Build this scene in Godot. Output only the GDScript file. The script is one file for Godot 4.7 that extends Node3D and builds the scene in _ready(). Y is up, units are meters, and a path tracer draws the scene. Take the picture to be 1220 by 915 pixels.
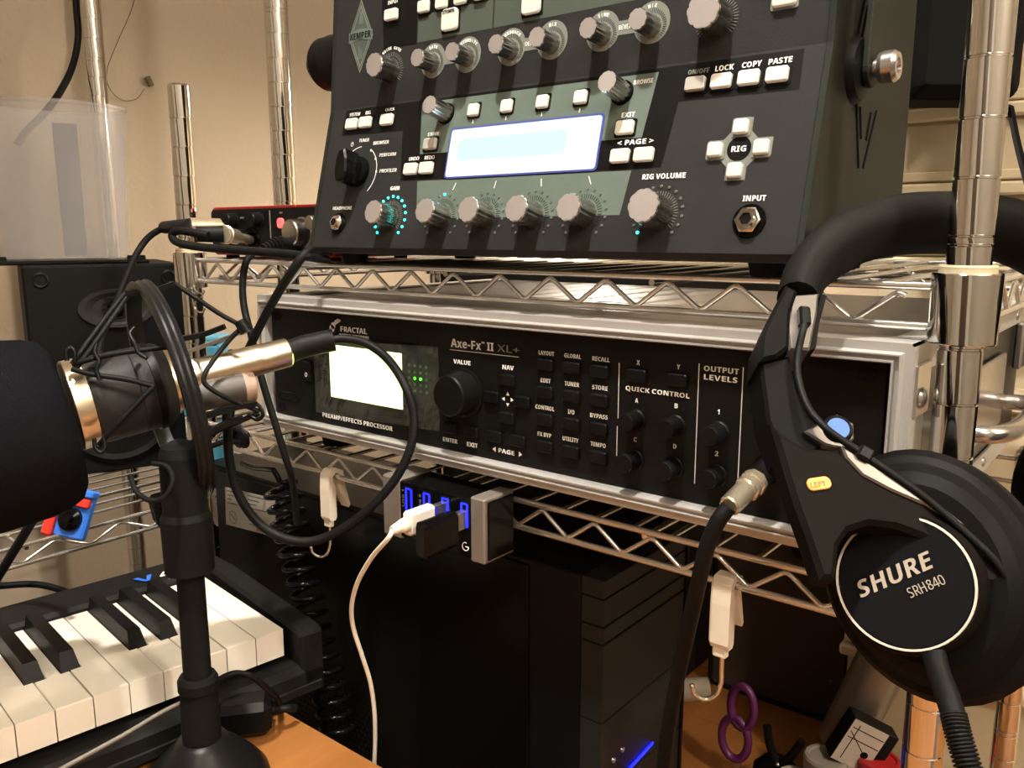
extends Node3D
# A home studio corner: a guitar amplifier head and a racked effects processor on a chrome wire rack,
# with headphones, a microphone on a desk stand and a keyboard. Units are metres, y is up, the floor is y = 0.

const TOP := 1.0773          # upper rack shelf, top of the wires
const LOW := 0.9237          # lower rack shelf, top of the wires
const DESK := 0.735          # top of the oak desk
const BOARD := 0.56          # top of the low table under the rack

var M := {}
var shared := {}
var taken := {}
var rng := RandomNumberGenerator.new()


# ---------------------------------------------------------------- materials
func mat(key: String, c: Color = Color.WHITE, rough := 0.6, metal := 0.0) -> StandardMaterial3D:
	if M.has(key):
		return M[key]
	var m := StandardMaterial3D.new()
	m.resource_name = key
	m.albedo_color = c
	m.roughness = rough
	m.metallic = metal
	if metal == 0.0 and maxf(c.r, maxf(c.g, c.b)) < 0.2:
		m.metallic_specular = 0.10 if key.begins_with("foam") else 0.16 if key.begins_with("hp_") else 0.25      # dark lacquer and rubber: a dull reflection
	M[key] = m
	return m


func glow(key: String, c: Color, e: Color, power: float) -> StandardMaterial3D:
	if M.has(key):
		return M[key]
	var m := mat(key, c, 0.4)
	m.emission_enabled = true
	m.emission = e
	m.emission_energy_multiplier = power
	return m


func noise_tex(freq: float, lo: Color, hi: Color, size := 512, kind := FastNoiseLite.TYPE_SIMPLEX_SMOOTH, sd := 1, octaves := 4) -> NoiseTexture2D:
	var n := FastNoiseLite.new()
	n.seed = sd
	n.noise_type = kind
	n.frequency = freq
	n.fractal_octaves = octaves
	var t := NoiseTexture2D.new()
	t.width = size
	t.height = size
	t.seamless = true
	t.noise = n
	var g := Gradient.new()
	g.set_color(0, lo)
	g.set_color(1, hi)
	t.color_ramp = g
	return t


func bumpy(m: StandardMaterial3D, freq: float, depth: float, scale: float, sd := 3) -> void:
	m.heightmap_enabled = true
	m.heightmap_texture = noise_tex(freq, Color.BLACK, Color.WHITE, 256, FastNoiseLite.TYPE_SIMPLEX_SMOOTH, sd)
	m.heightmap_scale = depth
	m.uv1_triplanar = true
	m.uv1_world_triplanar = true
	m.uv1_scale = Vector3.ONE * scale


func wood_tex(base: Color, dark: Color, sd: int) -> ImageTexture:
	var im := Image.create(256, 512, false, Image.FORMAT_RGB8)
	var n := FastNoiseLite.new()
	n.seed = sd
	n.frequency = 0.012
	n.fractal_octaves = 4
	var f := FastNoiseLite.new()
	f.seed = sd + 7
	f.frequency = 0.09
	for y in 256:
		for x in 512:
			var a := n.get_noise_2d(x * 0.28, y * 3.2) * 0.5 + 0.5
			var b := f.get_noise_2d(x * 0.12, y * 5.0) * 0.5 + 0.5
			im.set_pixel(y, x, base.lerp(dark, clampf(a * 0.75 + b * 0.35 - 0.15, 0.0, 1.0)))
	return ImageTexture.create_from_image(im)


func materials() -> void:
	mat("chrome", Color(0.86, 0.85, 0.83), 0.09, 1.0)
	mat("worn_grey", Color(0.42, 0.40, 0.37), 0.45)
	mat("antenna_wire", Color(0.30, 0.26, 0.18), 0.5)
	mat("lightened_chrome", Color(0.84, 0.83, 0.81), 0.2, 0.82)  # pale, part-diffuse chrome: the colour stands in for bright reflections on the wires
	mat("groove", Color(0.16, 0.14, 0.12), 0.5, 0.6)
	mat("sleeve", Color(0.72, 0.68, 0.56), 0.45)
	var a := mat("amp_shell", Color(0.145, 0.145, 0.143), 0.58)
	bumpy(a, 0.09, 0.006, 22.0)
	mat("amp_cheek", Color(0.125, 0.138, 0.122), 0.5)
	mat("print_black", Color(0.05, 0.05, 0.048), 0.45)
	mat("print_green", Color(0.33, 0.385, 0.355), 0.55)
	mat("print_deep_green", Color(0.24, 0.275, 0.245), 0.55)
	mat("print_grey", Color(0.42, 0.44, 0.41), 0.55)
	mat("print_white", Color(0.95, 0.95, 0.93), 0.6)
	mat("print_dim", Color(0.42, 0.42, 0.40), 0.6)
	mat("knob_metal", Color(0.66, 0.645, 0.62), 0.27, 1.0)
	mat("knob_cap", Color(0.72, 0.70, 0.69), 0.5, 0.75)
	mat("black_gloss", Color(0.035, 0.035, 0.035), 0.16)
	mat("black_satin", Color(0.05, 0.05, 0.05), 0.4)
	mat("black_matt", Color(0.05, 0.05, 0.05), 0.75)
	mat("rubber", Color(0.06, 0.06, 0.06), 0.55)
	mat("void", Color(0.02, 0.02, 0.02), 0.8)
	glow("button_lit", Color(0.80, 0.785, 0.74), Color(1.0, 0.96, 0.88), 0.10)
	mat("button_off", Color(0.63, 0.62, 0.59), 0.5)
	glow("cyan_led", Color(0.3, 0.95, 0.92), Color(0.15, 0.95, 0.92), 5.0)
	mat("led_off", Color(0.36, 0.36, 0.34), 0.35)
	glow("green_led", Color(0.3, 0.9, 0.2), Color(0.25, 1.0, 0.12), 2.0)
	mat("green_led_off", Color(0.10, 0.36, 0.12), 0.35)
	glow("red_led", Color(1.0, 0.45, 0.45), Color(1.0, 0.22, 0.25), 1.6)
	glow("blue_led", Color(0.15, 0.2, 1.0), Color(0.04, 0.07, 1.0), 5.0)
	glow("amp_screen", Color(0.25, 0.27, 0.28), Color(0.96, 0.99, 1.0), 1.0)
	mat("amp_screen_frame", Color(0.24, 0.28, 0.58), 0.3)
	glow("rack_screen", Color(0.9, 1.0, 0.6), Color(0.95, 1.0, 0.76), 1.7)
	mat("panel_black", Color(0.058, 0.06, 0.056), 0.42)
	mat("aluminium", Color(0.70, 0.69, 0.675), 0.4, 0.35)
	mat("case_laminate", Color(0.13, 0.122, 0.11), 0.3)
	mat("steel", Color(0.72, 0.70, 0.68), 0.22, 0.9)
	mat("champagne", Color(0.85, 0.80, 0.71), 0.3, 1.0)
	mat("nickel", Color(0.84, 0.79, 0.69), 0.25, 0.8)
	var fo := mat("foam", Color(0.075, 0.074, 0.088), 1.0)
	bumpy(fo, 0.22, 0.12, 30.0, 9)
	mat("mic_grey", Color(0.155, 0.15, 0.148), 0.5)
	mat("ivory", Color(0.93, 0.90, 0.85), 0.35)
	mat("keybed", Color(0.085, 0.084, 0.08), 0.55)
	mat("black_key", Color(0.065, 0.064, 0.062), 0.42)
	mat("cream_plastic", Color(0.92, 0.88, 0.80), 0.45)
	mat("white_plastic", Color(0.92, 0.89, 0.83), 0.4)
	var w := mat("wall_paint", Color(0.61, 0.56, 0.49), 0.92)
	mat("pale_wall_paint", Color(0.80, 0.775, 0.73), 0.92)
	bumpy(w, 0.05, 0.05, 6.0, 5)
	mat("ceiling_paint", Color(0.86, 0.84, 0.79), 0.95)
	var d := mat("oak", Color.WHITE, 0.42)
	d.albedo_texture = wood_tex(Color(0.62, 0.41, 0.21), Color(0.47, 0.29, 0.13), 4)
	d.uv1_triplanar = true
	d.uv1_world_triplanar = true
	d.uv1_scale = Vector3(2.2, 2.2, 2.2)
	var d2 := mat("floor_wood", Color.WHITE, 0.5)
	d2.albedo_texture = wood_tex(Color(0.44, 0.40, 0.36), Color(0.33, 0.30, 0.27), 11)
	d2.uv1_triplanar = true
	d2.uv1_world_triplanar = true
	d2.uv1_scale = Vector3(0.9, 0.9, 0.9)
	var f := mat("clear_film", Color(0.9, 0.95, 0.9, 0.03), 0.05)
	f.transparency = BaseMaterial3D.TRANSPARENCY_ALPHA
	var b := mat("frosted", Color(0.66, 0.65, 0.65, 0.27), 0.4)
	b.transparency = BaseMaterial3D.TRANSPARENCY_ALPHA


# ---------------------------------------------------------------- shapes
func S() -> SurfaceTool:
	var st := SurfaceTool.new()
	st.begin(Mesh.PRIMITIVE_TRIANGLES)
	st.set_smooth_group(-1)
	return st


func tri(st: SurfaceTool, a: Vector3, b: Vector3, c: Vector3) -> void:
	st.add_vertex(a)
	st.add_vertex(c)
	st.add_vertex(b)


func quad(st: SurfaceTool, a: Vector3, b: Vector3, c: Vector3, d: Vector3) -> void:
	tri(st, a, b, c)
	tri(st, a, c, d)


# a box with chamfered edges
func box(st: SurfaceTool, c: Vector3, s: Vector3, bev := 0.0, bs := Basis()) -> void:
	st.set_smooth_group(-1)
	var h := s / 2.0
	if bev <= 0.0:
		var p := []
		for i in 8:
			p.append(c + bs * Vector3(h.x if i & 1 else -h.x, h.y if i & 2 else -h.y, h.z if i & 4 else -h.z))
		quad(st, p[4], p[5], p[7], p[6])
		quad(st, p[1], p[0], p[2], p[3])
		quad(st, p[5], p[1], p[3], p[7])
		quad(st, p[0], p[4], p[6], p[2])
		quad(st, p[6], p[7], p[3], p[2])
		quad(st, p[0], p[1], p[5], p[4])
		return
	var v := func(sx: float, sy: float, sz: float, ax: int) -> Vector3:
		var q := Vector3(sx * (h.x - bev), sy * (h.y - bev), sz * (h.z - bev))
		q[ax] += bev * [sx, sy, sz][ax]
		return c + bs * q
	for sg in [-1.0, 1.0]:
		var fx := [v.call(sg, -1.0, -1.0, 0), v.call(sg, 1.0, -1.0, 0), v.call(sg, 1.0, 1.0, 0), v.call(sg, -1.0, 1.0, 0)]
		var fy := [v.call(-1.0, sg, -1.0, 1), v.call(-1.0, sg, 1.0, 1), v.call(1.0, sg, 1.0, 1), v.call(1.0, sg, -1.0, 1)]
		var fz := [v.call(-1.0, -1.0, sg, 2), v.call(1.0, -1.0, sg, 2), v.call(1.0, 1.0, sg, 2), v.call(-1.0, 1.0, sg, 2)]
		for q in [fx, fy, fz]:
			if sg > 0:
				quad(st, q[0], q[1], q[2], q[3])
			else:
				quad(st, q[3], q[2], q[1], q[0])
		for sh in [-1.0, 1.0]:
			var e := [v.call(sg, sh, -1.0, 0), v.call(sg, sh, 1.0, 0), v.call(sg, sh, 1.0, 1), v.call(sg, sh, -1.0, 1)]
			if sg * sh > 0: quad(st, e[3], e[2], e[1], e[0])
			else: quad(st, e[0], e[1], e[2], e[3])
			e = [v.call(sg, -1.0, sh, 0), v.call(sg, 1.0, sh, 0), v.call(sg, 1.0, sh, 2), v.call(sg, -1.0, sh, 2)]
			if sg * sh > 0: quad(st, e[0], e[1], e[2], e[3])
			else: quad(st, e[3], e[2], e[1], e[0])
			e = [v.call(-1.0, sg, sh, 1), v.call(1.0, sg, sh, 1), v.call(1.0, sg, sh, 2), v.call(-1.0, sg, sh, 2)]
			if sg * sh > 0: quad(st, e[3], e[2], e[1], e[0])
			else: quad(st, e[0], e[1], e[2], e[3])
			for sk in [-1.0, 1.0]:
				var t := [v.call(sg, sh, sk, 0), v.call(sg, sh, sk, 1), v.call(sg, sh, sk, 2)]
				if sg * sh * sk > 0: tri(st, t[0], t[1], t[2])
				else: tri(st, t[2], t[1], t[0])


func frame_to(a: Vector3, b: Vector3) -> Transform3D:      # y axis from a to b, origin a
	var y := (b - a).normalized()
	var x := y.cross(Vector3.UP if absf(y.y) < 0.95 else Vector3.RIGHT).normalized()
	return Transform3D(Basis(x, y, x.cross(y)), a)


# a turned shape: profile of Vector2(radius, height) along the y axis of xf
func lathe(st: SurfaceTool, prof: Array, xf := Transform3D(), n := 24, sharp := false, squash := Vector2.ONE) -> void:
	for k in prof.size() - 1:
		st.set_smooth_group(-1 if sharp else k % 2 if false else 1)
		var p: Vector2 = prof[k]
		var q: Vector2 = prof[k + 1]
		for i in n:
			var a0 := TAU * i / n
			var a1 := TAU * (i + 1) / n
			var c0 := Vector2(cos(a0), sin(a0)) * squash
			var c1 := Vector2(cos(a1), sin(a1)) * squash
			var v00 := xf * Vector3(c0.x * p.x, p.y, c0.y * p.x)
			var v01 := xf * Vector3(c1.x * p.x, p.y, c1.y * p.x)
			var v10 := xf * Vector3(c0.x * q.x, q.y, c0.y * q.x)
			var v11 := xf * Vector3(c1.x * q.x, q.y, c1.y * q.x)
			if p.x > 0.0: tri(st, v00, v11, v01)
			if q.x > 0.0: tri(st, v00, v10, v11)
	st.set_smooth_group(-1)


# a turned shape whose corners stay crisp: each section of the profile has its own smooth group
func turned(st: SurfaceTool, prof: Array, xf := Transform3D(), n := 24, squash := Vector2.ONE) -> void:
	for k in prof.size() - 1:
		var p: Vector2 = prof[k]
		var q: Vector2 = prof[k + 1]
		for i in n:
			st.set_smooth_group(k + 2)
			var a0 := TAU * i / n
			var a1 := TAU * (i + 1) / n
			var c0 := Vector2(cos(a0), sin(a0)) * squash
			var c1 := Vector2(cos(a1), sin(a1)) * squash
			var v00 := xf * Vector3(c0.x * p.x, p.y, c0.y * p.x)
			var v01 := xf * Vector3(c1.x * p.x, p.y, c1.y * p.x)
			var v10 := xf * Vector3(c0.x * q.x, q.y, c0.y * q.x)
			var v11 := xf * Vector3(c1.x * q.x, q.y, c1.y * q.x)
			if p.x > 0.0: tri(st, v00, v11, v01)
			if q.x > 0.0: tri(st, v00, v10, v11)
	st.set_smooth_group(-1)


func rod(st: SurfaceTool, a: Vector3, b: Vector3, r: float, r2 := -1.0, n := 16) -> void:
	var l := a.distance_to(b)
	var e := r if r2 < 0.0 else r2
	turned(st, [Vector2(0, 0), Vector2(r, 0), Vector2(e, l), Vector2(0, l)], frame_to(a, b), n)


func curve(pts: Array, sub := 8, closed := false) -> Array:
	var out := []
	var n := pts.size()
	for i in (n if closed else n - 1):
		var p0: Vector3 = pts[(i - 1 + n) % n] if closed or i > 0 else pts[0] * 2.0 - pts[1]
		var p1: Vector3 = pts[i]
		var p2: Vector3 = pts[(i + 1) % n]
		var p3: Vector3 = pts[(i + 2) % n] if closed or i + 2 < n else pts[n - 1] * 2.0 - pts[n - 2]
		for k in sub:
			var t := float(k) / sub
			out.append(0.5 * (2.0 * p1 + (p2 - p0) * t + (2.0 * p0 - 5.0 * p1 + 4.0 * p2 - p3) * t * t + (3.0 * p1 - p0 - 3.0 * p2 + p3) * t * t * t))
	if not closed:
		out.append(pts[n - 1])
	return out


# a cable, wire or bent bar: section of n sides (or an own section polygon) swept along the points
func tube(st: SurfaceTool, pts: Array, r: float, n := 8, closed := false, section := [], up := Vector3.ZERO) -> void:
	var m := pts.size()
	var rings := []
	var prev := Vector3.ZERO
	for i in m:
		var a: Vector3 = pts[(i - 1 + m) % m] if closed or i > 0 else pts[i]
		var b: Vector3 = pts[(i + 1) % m] if closed or i < m - 1 else pts[i]
		var t := (b - a).normalized()
		var x: Vector3
		if up != Vector3.ZERO:
			x = up.cross(t).normalized()
		elif prev == Vector3.ZERO:
			x = t.cross(Vector3.UP if absf(t.y) < 0.9 else Vector3.RIGHT).normalized()
		else:
			x = (prev - t * prev.dot(t)).normalized()
		prev = x
		var y := t.cross(x)
		var ring := []
		if section.is_empty():
			for k in n:
				var w := TAU * k / n
				ring.append(pts[i] + (x * cos(w) + y * sin(w)) * r)
		else:
			for q in section:
				ring.append(pts[i] + x * q.x + y * q.y)
		rings.append(ring)
	var sides: int = rings[0].size()
	for i in (m if closed else m - 1):
		var ra: Array = rings[i]
		var rb: Array = rings[(i + 1) % m]
		for k in sides:
			st.set_smooth_group(1 if section.is_empty() else k + 2)
			var k2 := (k + 1) % sides
			tri(st, ra[k], ra[k2], rb[k2])
			tri(st, ra[k], rb[k2], rb[k])
	st.set_smooth_group(-1)
	if not closed:
		for e in [0, m - 1]:
			var ring: Array = rings[e]
			for k in range(1, sides - 1):
				if e == 0: tri(st, ring[0], ring[k + 1], ring[k])
				else: tri(st, ring[0], ring[k], ring[k + 1])


# an outline (x, y) given depth along z of xf; edges shaped by a small bevel on the front
func slab(st: SurfaceTool, poly: Array, depth: float, xf := Transform3D(), bev := 0.0) -> void:
	var pp := PackedVector2Array(poly)
	if Geometry2D.is_polygon_clockwise(pp):
		pp.reverse()
	var front := pp
	if bev > 0.0:
		var inset := Geometry2D.offset_polygon(pp, -bev, Geometry2D.JOIN_MITER)
		if inset.size() == 1 and inset[0].size() == pp.size():
			var q: PackedVector2Array = inset[0]
			if Geometry2D.is_polygon_clockwise(q):
				q.reverse()
			var best := 0
			for i in q.size():
				if q[i].distance_to(pp[0]) < q[best].distance_to(pp[0]):
					best = i
			front = PackedVector2Array()
			for i in q.size():
				front.append(q[(best + i) % q.size()])
	var dz := depth - (bev if front != pp else 0.0)
	var v := func(p: Vector2, z: float) -> Vector3: return xf * Vector3(p.x, p.y, z)
	var id := Geometry2D.triangulate_polygon(front)
	for i in range(0, id.size(), 3):
		tri(st, v.call(front[id[i]], depth), v.call(front[id[i + 1]], depth), v.call(front[id[i + 2]], depth))
	id = Geometry2D.triangulate_polygon(pp)
	for i in range(0, id.size(), 3):
		tri(st, v.call(pp[id[i]], 0.0), v.call(pp[id[i + 2]], 0.0), v.call(pp[id[i + 1]], 0.0))
	for i in pp.size():
		var j := (i + 1) % pp.size()
		quad(st, v.call(pp[i], 0.0), v.call(pp[j], 0.0), v.call(pp[j], dz), v.call(pp[i], dz))
		if front != pp:
			quad(st, v.call(pp[i], dz), v.call(pp[j], dz), v.call(front[j], depth), v.call(front[i], depth))


func round_rect(w: float, h: float, r: float, n := 4) -> Array:
	var out := []
	for c in 4:
		var cx := (w / 2 - r) * (1 if c in [0, 3] else -1)
		var cy := (h / 2 - r) * (1 if c < 2 else -1)
		for k in n + 1:
			var a := PI / 2 * (c + float(k) / n)
			out.append(Vector2(cx + cos(a) * r, cy + sin(a) * r))
	return out


func disc(r: float, n := 24, c := Vector2.ZERO) -> Array:
	var out := []
	for k in n:
		out.append(c + Vector2(cos(TAU * k / n), sin(TAU * k / n)) * r)
	return out


# ---------------------------------------------------------------- objects
func numbered(called: String) -> String:
	if not taken.has(called):
		taken[called] = 0
		return called
	taken[called] += 1
	return "%s_%03d" % [called, taken[called]]


func tag(o: Node, label: String, category: String, group := "", kind := "") -> void:
	if label: o.set_meta("label", label)
	if category: o.set_meta("category", category)
	if group: o.set_meta("group", group)
	if kind: o.set_meta("kind", kind)


func thing(called: String, label: String, category: String, at := Vector3.ZERO, group := "") -> Node3D:
	var o := Node3D.new()
	o.name = numbered(called)
	add_child(o)
	o.position = at
	tag(o, label, category, group)
	return o


# a part: the shape is given in scene axes (or placed by xf)
func part(p: Node3D, called: String, st: SurfaceTool, m: Material, label := "", xf := Transform3D()) -> MeshInstance3D:
	st.generate_normals()
	return put(p, called, st.commit(), m, xf, label)


func put(p: Node3D, called: String, mesh: Mesh, m: Material, xf := Transform3D(), label := "") -> MeshInstance3D:
	var o := MeshInstance3D.new()
	o.name = called
	o.mesh = mesh
	o.material_override = m
	p.add_child(o, true)
	o.transform = p.global_transform.affine_inverse() * xf if p != self else xf
	if label: o.set_meta("label", label)
	return o


func solo(called: String, st: SurfaceTool, m: Material, label: String, category: String, group := "") -> MeshInstance3D:
	var o := part(self, called, st, m)
	o.name = numbered(called)
	tag(o, label, category, group)
	return o


func struct(called: String, st: SurfaceTool, m: Material) -> MeshInstance3D:
	var o := part(self, called, st, m)
	o.set_meta("kind", "structure")
	return o


func baked(st: SurfaceTool) -> Mesh:
	st.generate_normals()
	return st.commit()


var fonts := {}
func font(face: String, bold: bool) -> SystemFont:
	var k := face + str(bold)
	if not fonts.has(k):
		var f := SystemFont.new()
		f.font_names = PackedStringArray([face])
		f.font_weight = 700 if bold else 400
		fonts[k] = f
	return fonts[k]


# lettering of cap height h and width w (0 keeps its own), centred on the origin of xf
func lettering(p: Node3D, words: String, xf: Transform3D, w: float, h: float, m: Material, bold := true, face := "Droid Sans", called := "lettering") -> void:
	var key := words + face + str(bold)
	if not shared.has(key):
		var t := TextMesh.new()
		t.text = words
		t.font = font(face, bold)
		t.font_size = 32
		t.pixel_size = 0.01
		t.depth = 0.02
		t.curve_step = 1.0
		shared[key] = t
	var box3: AABB = shared[key].get_aabb()
	var sy := h / box3.size.y
	var sx := w / box3.size.x if w > 0.0 else sy
	var c := box3.get_center()
	put(p, called, shared[key], m, xf * Transform3D(Basis().scaled(Vector3(sx, sy, 0.01)), Vector3(-c.x * sx, -c.y * sy, 0.0001)))


# ---------------------------------------------------------------- camera, light, room
func _ready() -> void:
	rng.seed = 20
	var cam := Camera3D.new()
	cam.name = "camera"
	add_child(cam)
	cam.position = Vector3(0.7291, 1.1003, 0.4297)
	cam.rotation_degrees = Vector3(-10.2394, 38.7607, -0.058)
	cam.fov = 49.05
	cam.near = 0.02
	cam.current = true
	var env := Environment.new()
	env.background_mode = Environment.BG_COLOR
	env.background_color = Color(0.01, 0.01, 0.012)
	env.tonemap_mode = Environment.TONE_MAPPER_LINEAR
	env.tonemap_exposure = 1.0
	env.sdfgi_enabled = true
	env.ssao_enabled = true
	env.ssil_enabled = true
	var we := WorldEnvironment.new()
	we.name = "environment"
	we.environment = env
	add_child(we)
	materials()
	ceiling_lamp(Vector3(0.52, 2.40, 0.42))
	added_wall_lamp(Vector3(1.78, 2.05, 0.30))
	added_room_lamp(Vector3(1.15, 2.45, 1.45))
	table_lamp(Vector3(0.03, 1.08, -0.66))
	build_room()
	build_tables()
	build_rack()
	build_side_rack()
	build_amp()
	build_case()
	build_processor()
	build_headphones()
	build_hub()
	build_hooks()
	build_tower()
	build_keyboard()
	build_microphone()
	build_interface()
	build_cables()
	desk_things()
	build_left_things()
	build_right_things()


func ceiling_lamp(at: Vector3) -> void:
	# a pendant with a metal shade: the rim cuts the light off on the walls
	var t := thing("pendant_lamp", "metal pendant lamp with a warm bulb hanging above the desk", "lamp", at)
	var o := Transform3D(Basis(), at)
	var st := S()
	turned(st, [Vector2(0, 0.05), Vector2(0.05, 0.05), Vector2(0.05, 0.03), Vector2(0.004, 0.02), Vector2(0.004, -0.02), Vector2(0, -0.02)], o, 24)
	part(t, "ceiling_rose", st, mat("white_plastic"))
	st = S()
	turned(st, [Vector2(0.004, -0.015), Vector2(0.030, -0.018), Vector2(0.045, -0.045), Vector2(0.105, -0.225), Vector2(0.107, -0.227), Vector2(0.103, -0.225), Vector2(0.043, -0.046), Vector2(0.028, -0.020), Vector2(0.0, -0.020)], o, 40)
	part(t, "shade", st, mat("shade_white", Color(0.80, 0.78, 0.74), 0.6))
	st = S()
	var prof := []
	for k in 9:
		var a := PI * k / 8
		prof.append(Vector2(0.030 * sin(a), 0.030 * -cos(a)))
	lathe(st, prof, Transform3D(Basis(), at + Vector3(0, -0.072, 0)), 20)
	part(t, "bulb", st, glow("bulb", Color(1, 0.95, 0.85), Color(1.0, 0.86, 0.68), 8.0))
	var l := OmniLight3D.new()
	l.name = "bulb_light"
	t.add_child(l)
	l.position = Vector3(0, -0.072, 0)
	l.light_color = Color(1.0, 0.975, 0.94)
	l.light_energy = 3.3
	l.light_size = 0.028
	l.omni_range = 12.0
	l.omni_attenuation = 2.0
	l.shadow_enabled = true


func added_wall_lamp(at: Vector3) -> void:
	# an added fill lamp, out of the picture; it lights the boxes and the low table from the side
	var t := thing("added_wall_lamp", "added round fill lamp on the right-hand wall, out of view", "lamp", at)
	var st := S()
	turned(st, [Vector2(0, -0.12), Vector2(0.07, -0.12), Vector2(0.07, -0.10), Vector2(0.02, -0.07), Vector2(0, -0.07)], Transform3D(Basis(Vector3.BACK, PI / 2), at), 24)
	part(t, "wall_plate", st, mat("white_plastic"))
	st = S()
	var prof := []
	for k in 9:
		var a := PI * k / 8
		prof.append(Vector2(0.065 * sin(a), 0.065 * -cos(a)))
	lathe(st, prof, Transform3D(Basis(), at), 20)
	part(t, "lamp_globe", st, glow("globe", Color(1, 0.95, 0.88), Color(1.0, 0.88, 0.72), 1.2))
	var l := OmniLight3D.new()
	l.name = "wall_fill_light"
	t.add_child(l)
	l.light_color = Color(1.0, 0.95, 0.88)
	l.light_energy = 1.8
	l.light_size = 0.06
	l.omni_range = 12.0
	l.omni_attenuation = 2.0
	l.shadow_enabled = true


func added_room_lamp(at: Vector3) -> void:
	# an added fill light on the ceiling, unseen behind the camera
	var t := thing("added_ceiling_light", "added flat round ceiling light for fill, behind the camera", "lamp", at)
	var st := S()
	turned(st, [Vector2(0, 0), Vector2(0.20, 0), Vector2(0.20, -0.05), Vector2(0.19, -0.055)], Transform3D(Basis(), at), 36)
	part(t, "rim", st, mat("white_plastic"))
	st = S()
	turned(st, [Vector2(0.19, -0.052), Vector2(0.15, -0.064), Vector2(0, -0.070)], Transform3D(Basis(), at), 36)
	part(t, "diffuser_light", st, glow("diffuser", Color(0.9, 0.88, 0.84), Color(1.0, 0.95, 0.88), 1.0))
	var l := AreaLight3D.new()
	l.name = "ceiling_fill_light"
	t.add_child(l)
	l.position = Vector3(0, -0.075, 0)
	l.rotation_degrees = Vector3(-90, 0, 0)
	l.area_size = Vector2(0.34, 0.34)
	l.light_color = Color(1.0, 0.96, 0.90)
	l.light_energy = 1.7
	l.shadow_enabled = true


func table_lamp(at: Vector3) -> void:
	# a small shaded lamp behind the amplifier: its glow shows low on the wall at the left
	var t := thing("table_lamp", "small warm shaded lamp standing hidden behind the amplifier", "lamp", at)
	var o := Transform3D(Basis(), at)
	var st := S()
	turned(st, [Vector2(0, 0), Vector2(0.050, 0), Vector2(0.047, 0.008), Vector2(0.006, 0.014), Vector2(0.006, 0.225), Vector2(0, 0.225)], o, 24)
	part(t, "lamp_base", st, mat("black_satin"))
	st = S()
	turned(st, [Vector2(0.004, 0.322), Vector2(0.030, 0.320), Vector2(0.075, 0.242), Vector2(0.073, 0.242), Vector2(0.028, 0.317), Vector2(0.004, 0.319)], o, 36)
	part(t, "shade", st, mat("shade_white"))
	st = S()
	var prof := []
	for k in 9:
		var a := PI * k / 8
		prof.append(Vector2(0.024 * sin(a), 0.024 * -cos(a)))
	lathe(st, prof, Transform3D(Basis(), at + Vector3(0, 0.250, 0)), 20)
	part(t, "bulb", st, mat("bulb"))
	var l := OmniLight3D.new()
	l.name = "bulb_light"
	t.add_child(l)
	l.position = Vector3(0, 0.250, 0)
	l.light_color = Color(1.0, 0.93, 0.84)
	l.light_energy = 0.7
	l.light_size = 0.022
	l.omni_range = 8.0
	l.omni_attenuation = 2.0
	l.shadow_enabled = true


func build_room() -> void:
	var x0 := -0.58
	var x1 := 1.9
	var z0 := -0.95
	var z1 := 2.3
	var h := 2.45
	var cx := (x0 + x1) / 2
	var cz := (z0 + z1) / 2
	var st := S()
	box(st, Vector3(cx, -0.05, cz), Vector3(x1 - x0 + 0.4, 0.1, z1 - z0 + 0.4))
	struct("floor", st, mat("floor_wood"))
	st = S()
	box(st, Vector3(cx, h + 0.05, cz), Vector3(x1 - x0 + 0.4, 0.1, z1 - z0 + 0.4))
	struct("ceiling", st, mat("ceiling_paint"))
	st = S()
	box(st, Vector3(cx, h / 2, z0 - 0.05), Vector3(x1 - x0 + 0.4, h, 0.1))
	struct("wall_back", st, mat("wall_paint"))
	st = S()
	box(st, Vector3(cx, h / 2, z1 + 0.05), Vector3(x1 - x0 + 0.4, h, 0.1))
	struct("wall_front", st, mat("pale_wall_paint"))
	st = S()
	box(st, Vector3(x0 - 0.05, h / 2, cz), Vector3(0.1, h, z1 - z0))
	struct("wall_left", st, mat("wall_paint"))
	st = S()
	box(st, Vector3(x1 + 0.05, h / 2, cz), Vector3(0.1, h, z1 - z0))
	struct("wall_right", st, mat("pale_wall_paint"))
	st = S()
	box(st, Vector3(1.0, 1.0, z1 - 0.02), Vector3(0.82, 2.0, 0.04), 0.004)
	var d := struct("door_1", st, mat("door_wood", Color(0.30, 0.24, 0.19), 0.4))
	st = S()
	rod(st, Vector3(1.33, 1.0, z1 - 0.04), Vector3(1.33, 1.0, z1 - 0.10), 0.012)
	part(d, "door_handle", st, mat("steel"))


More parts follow.
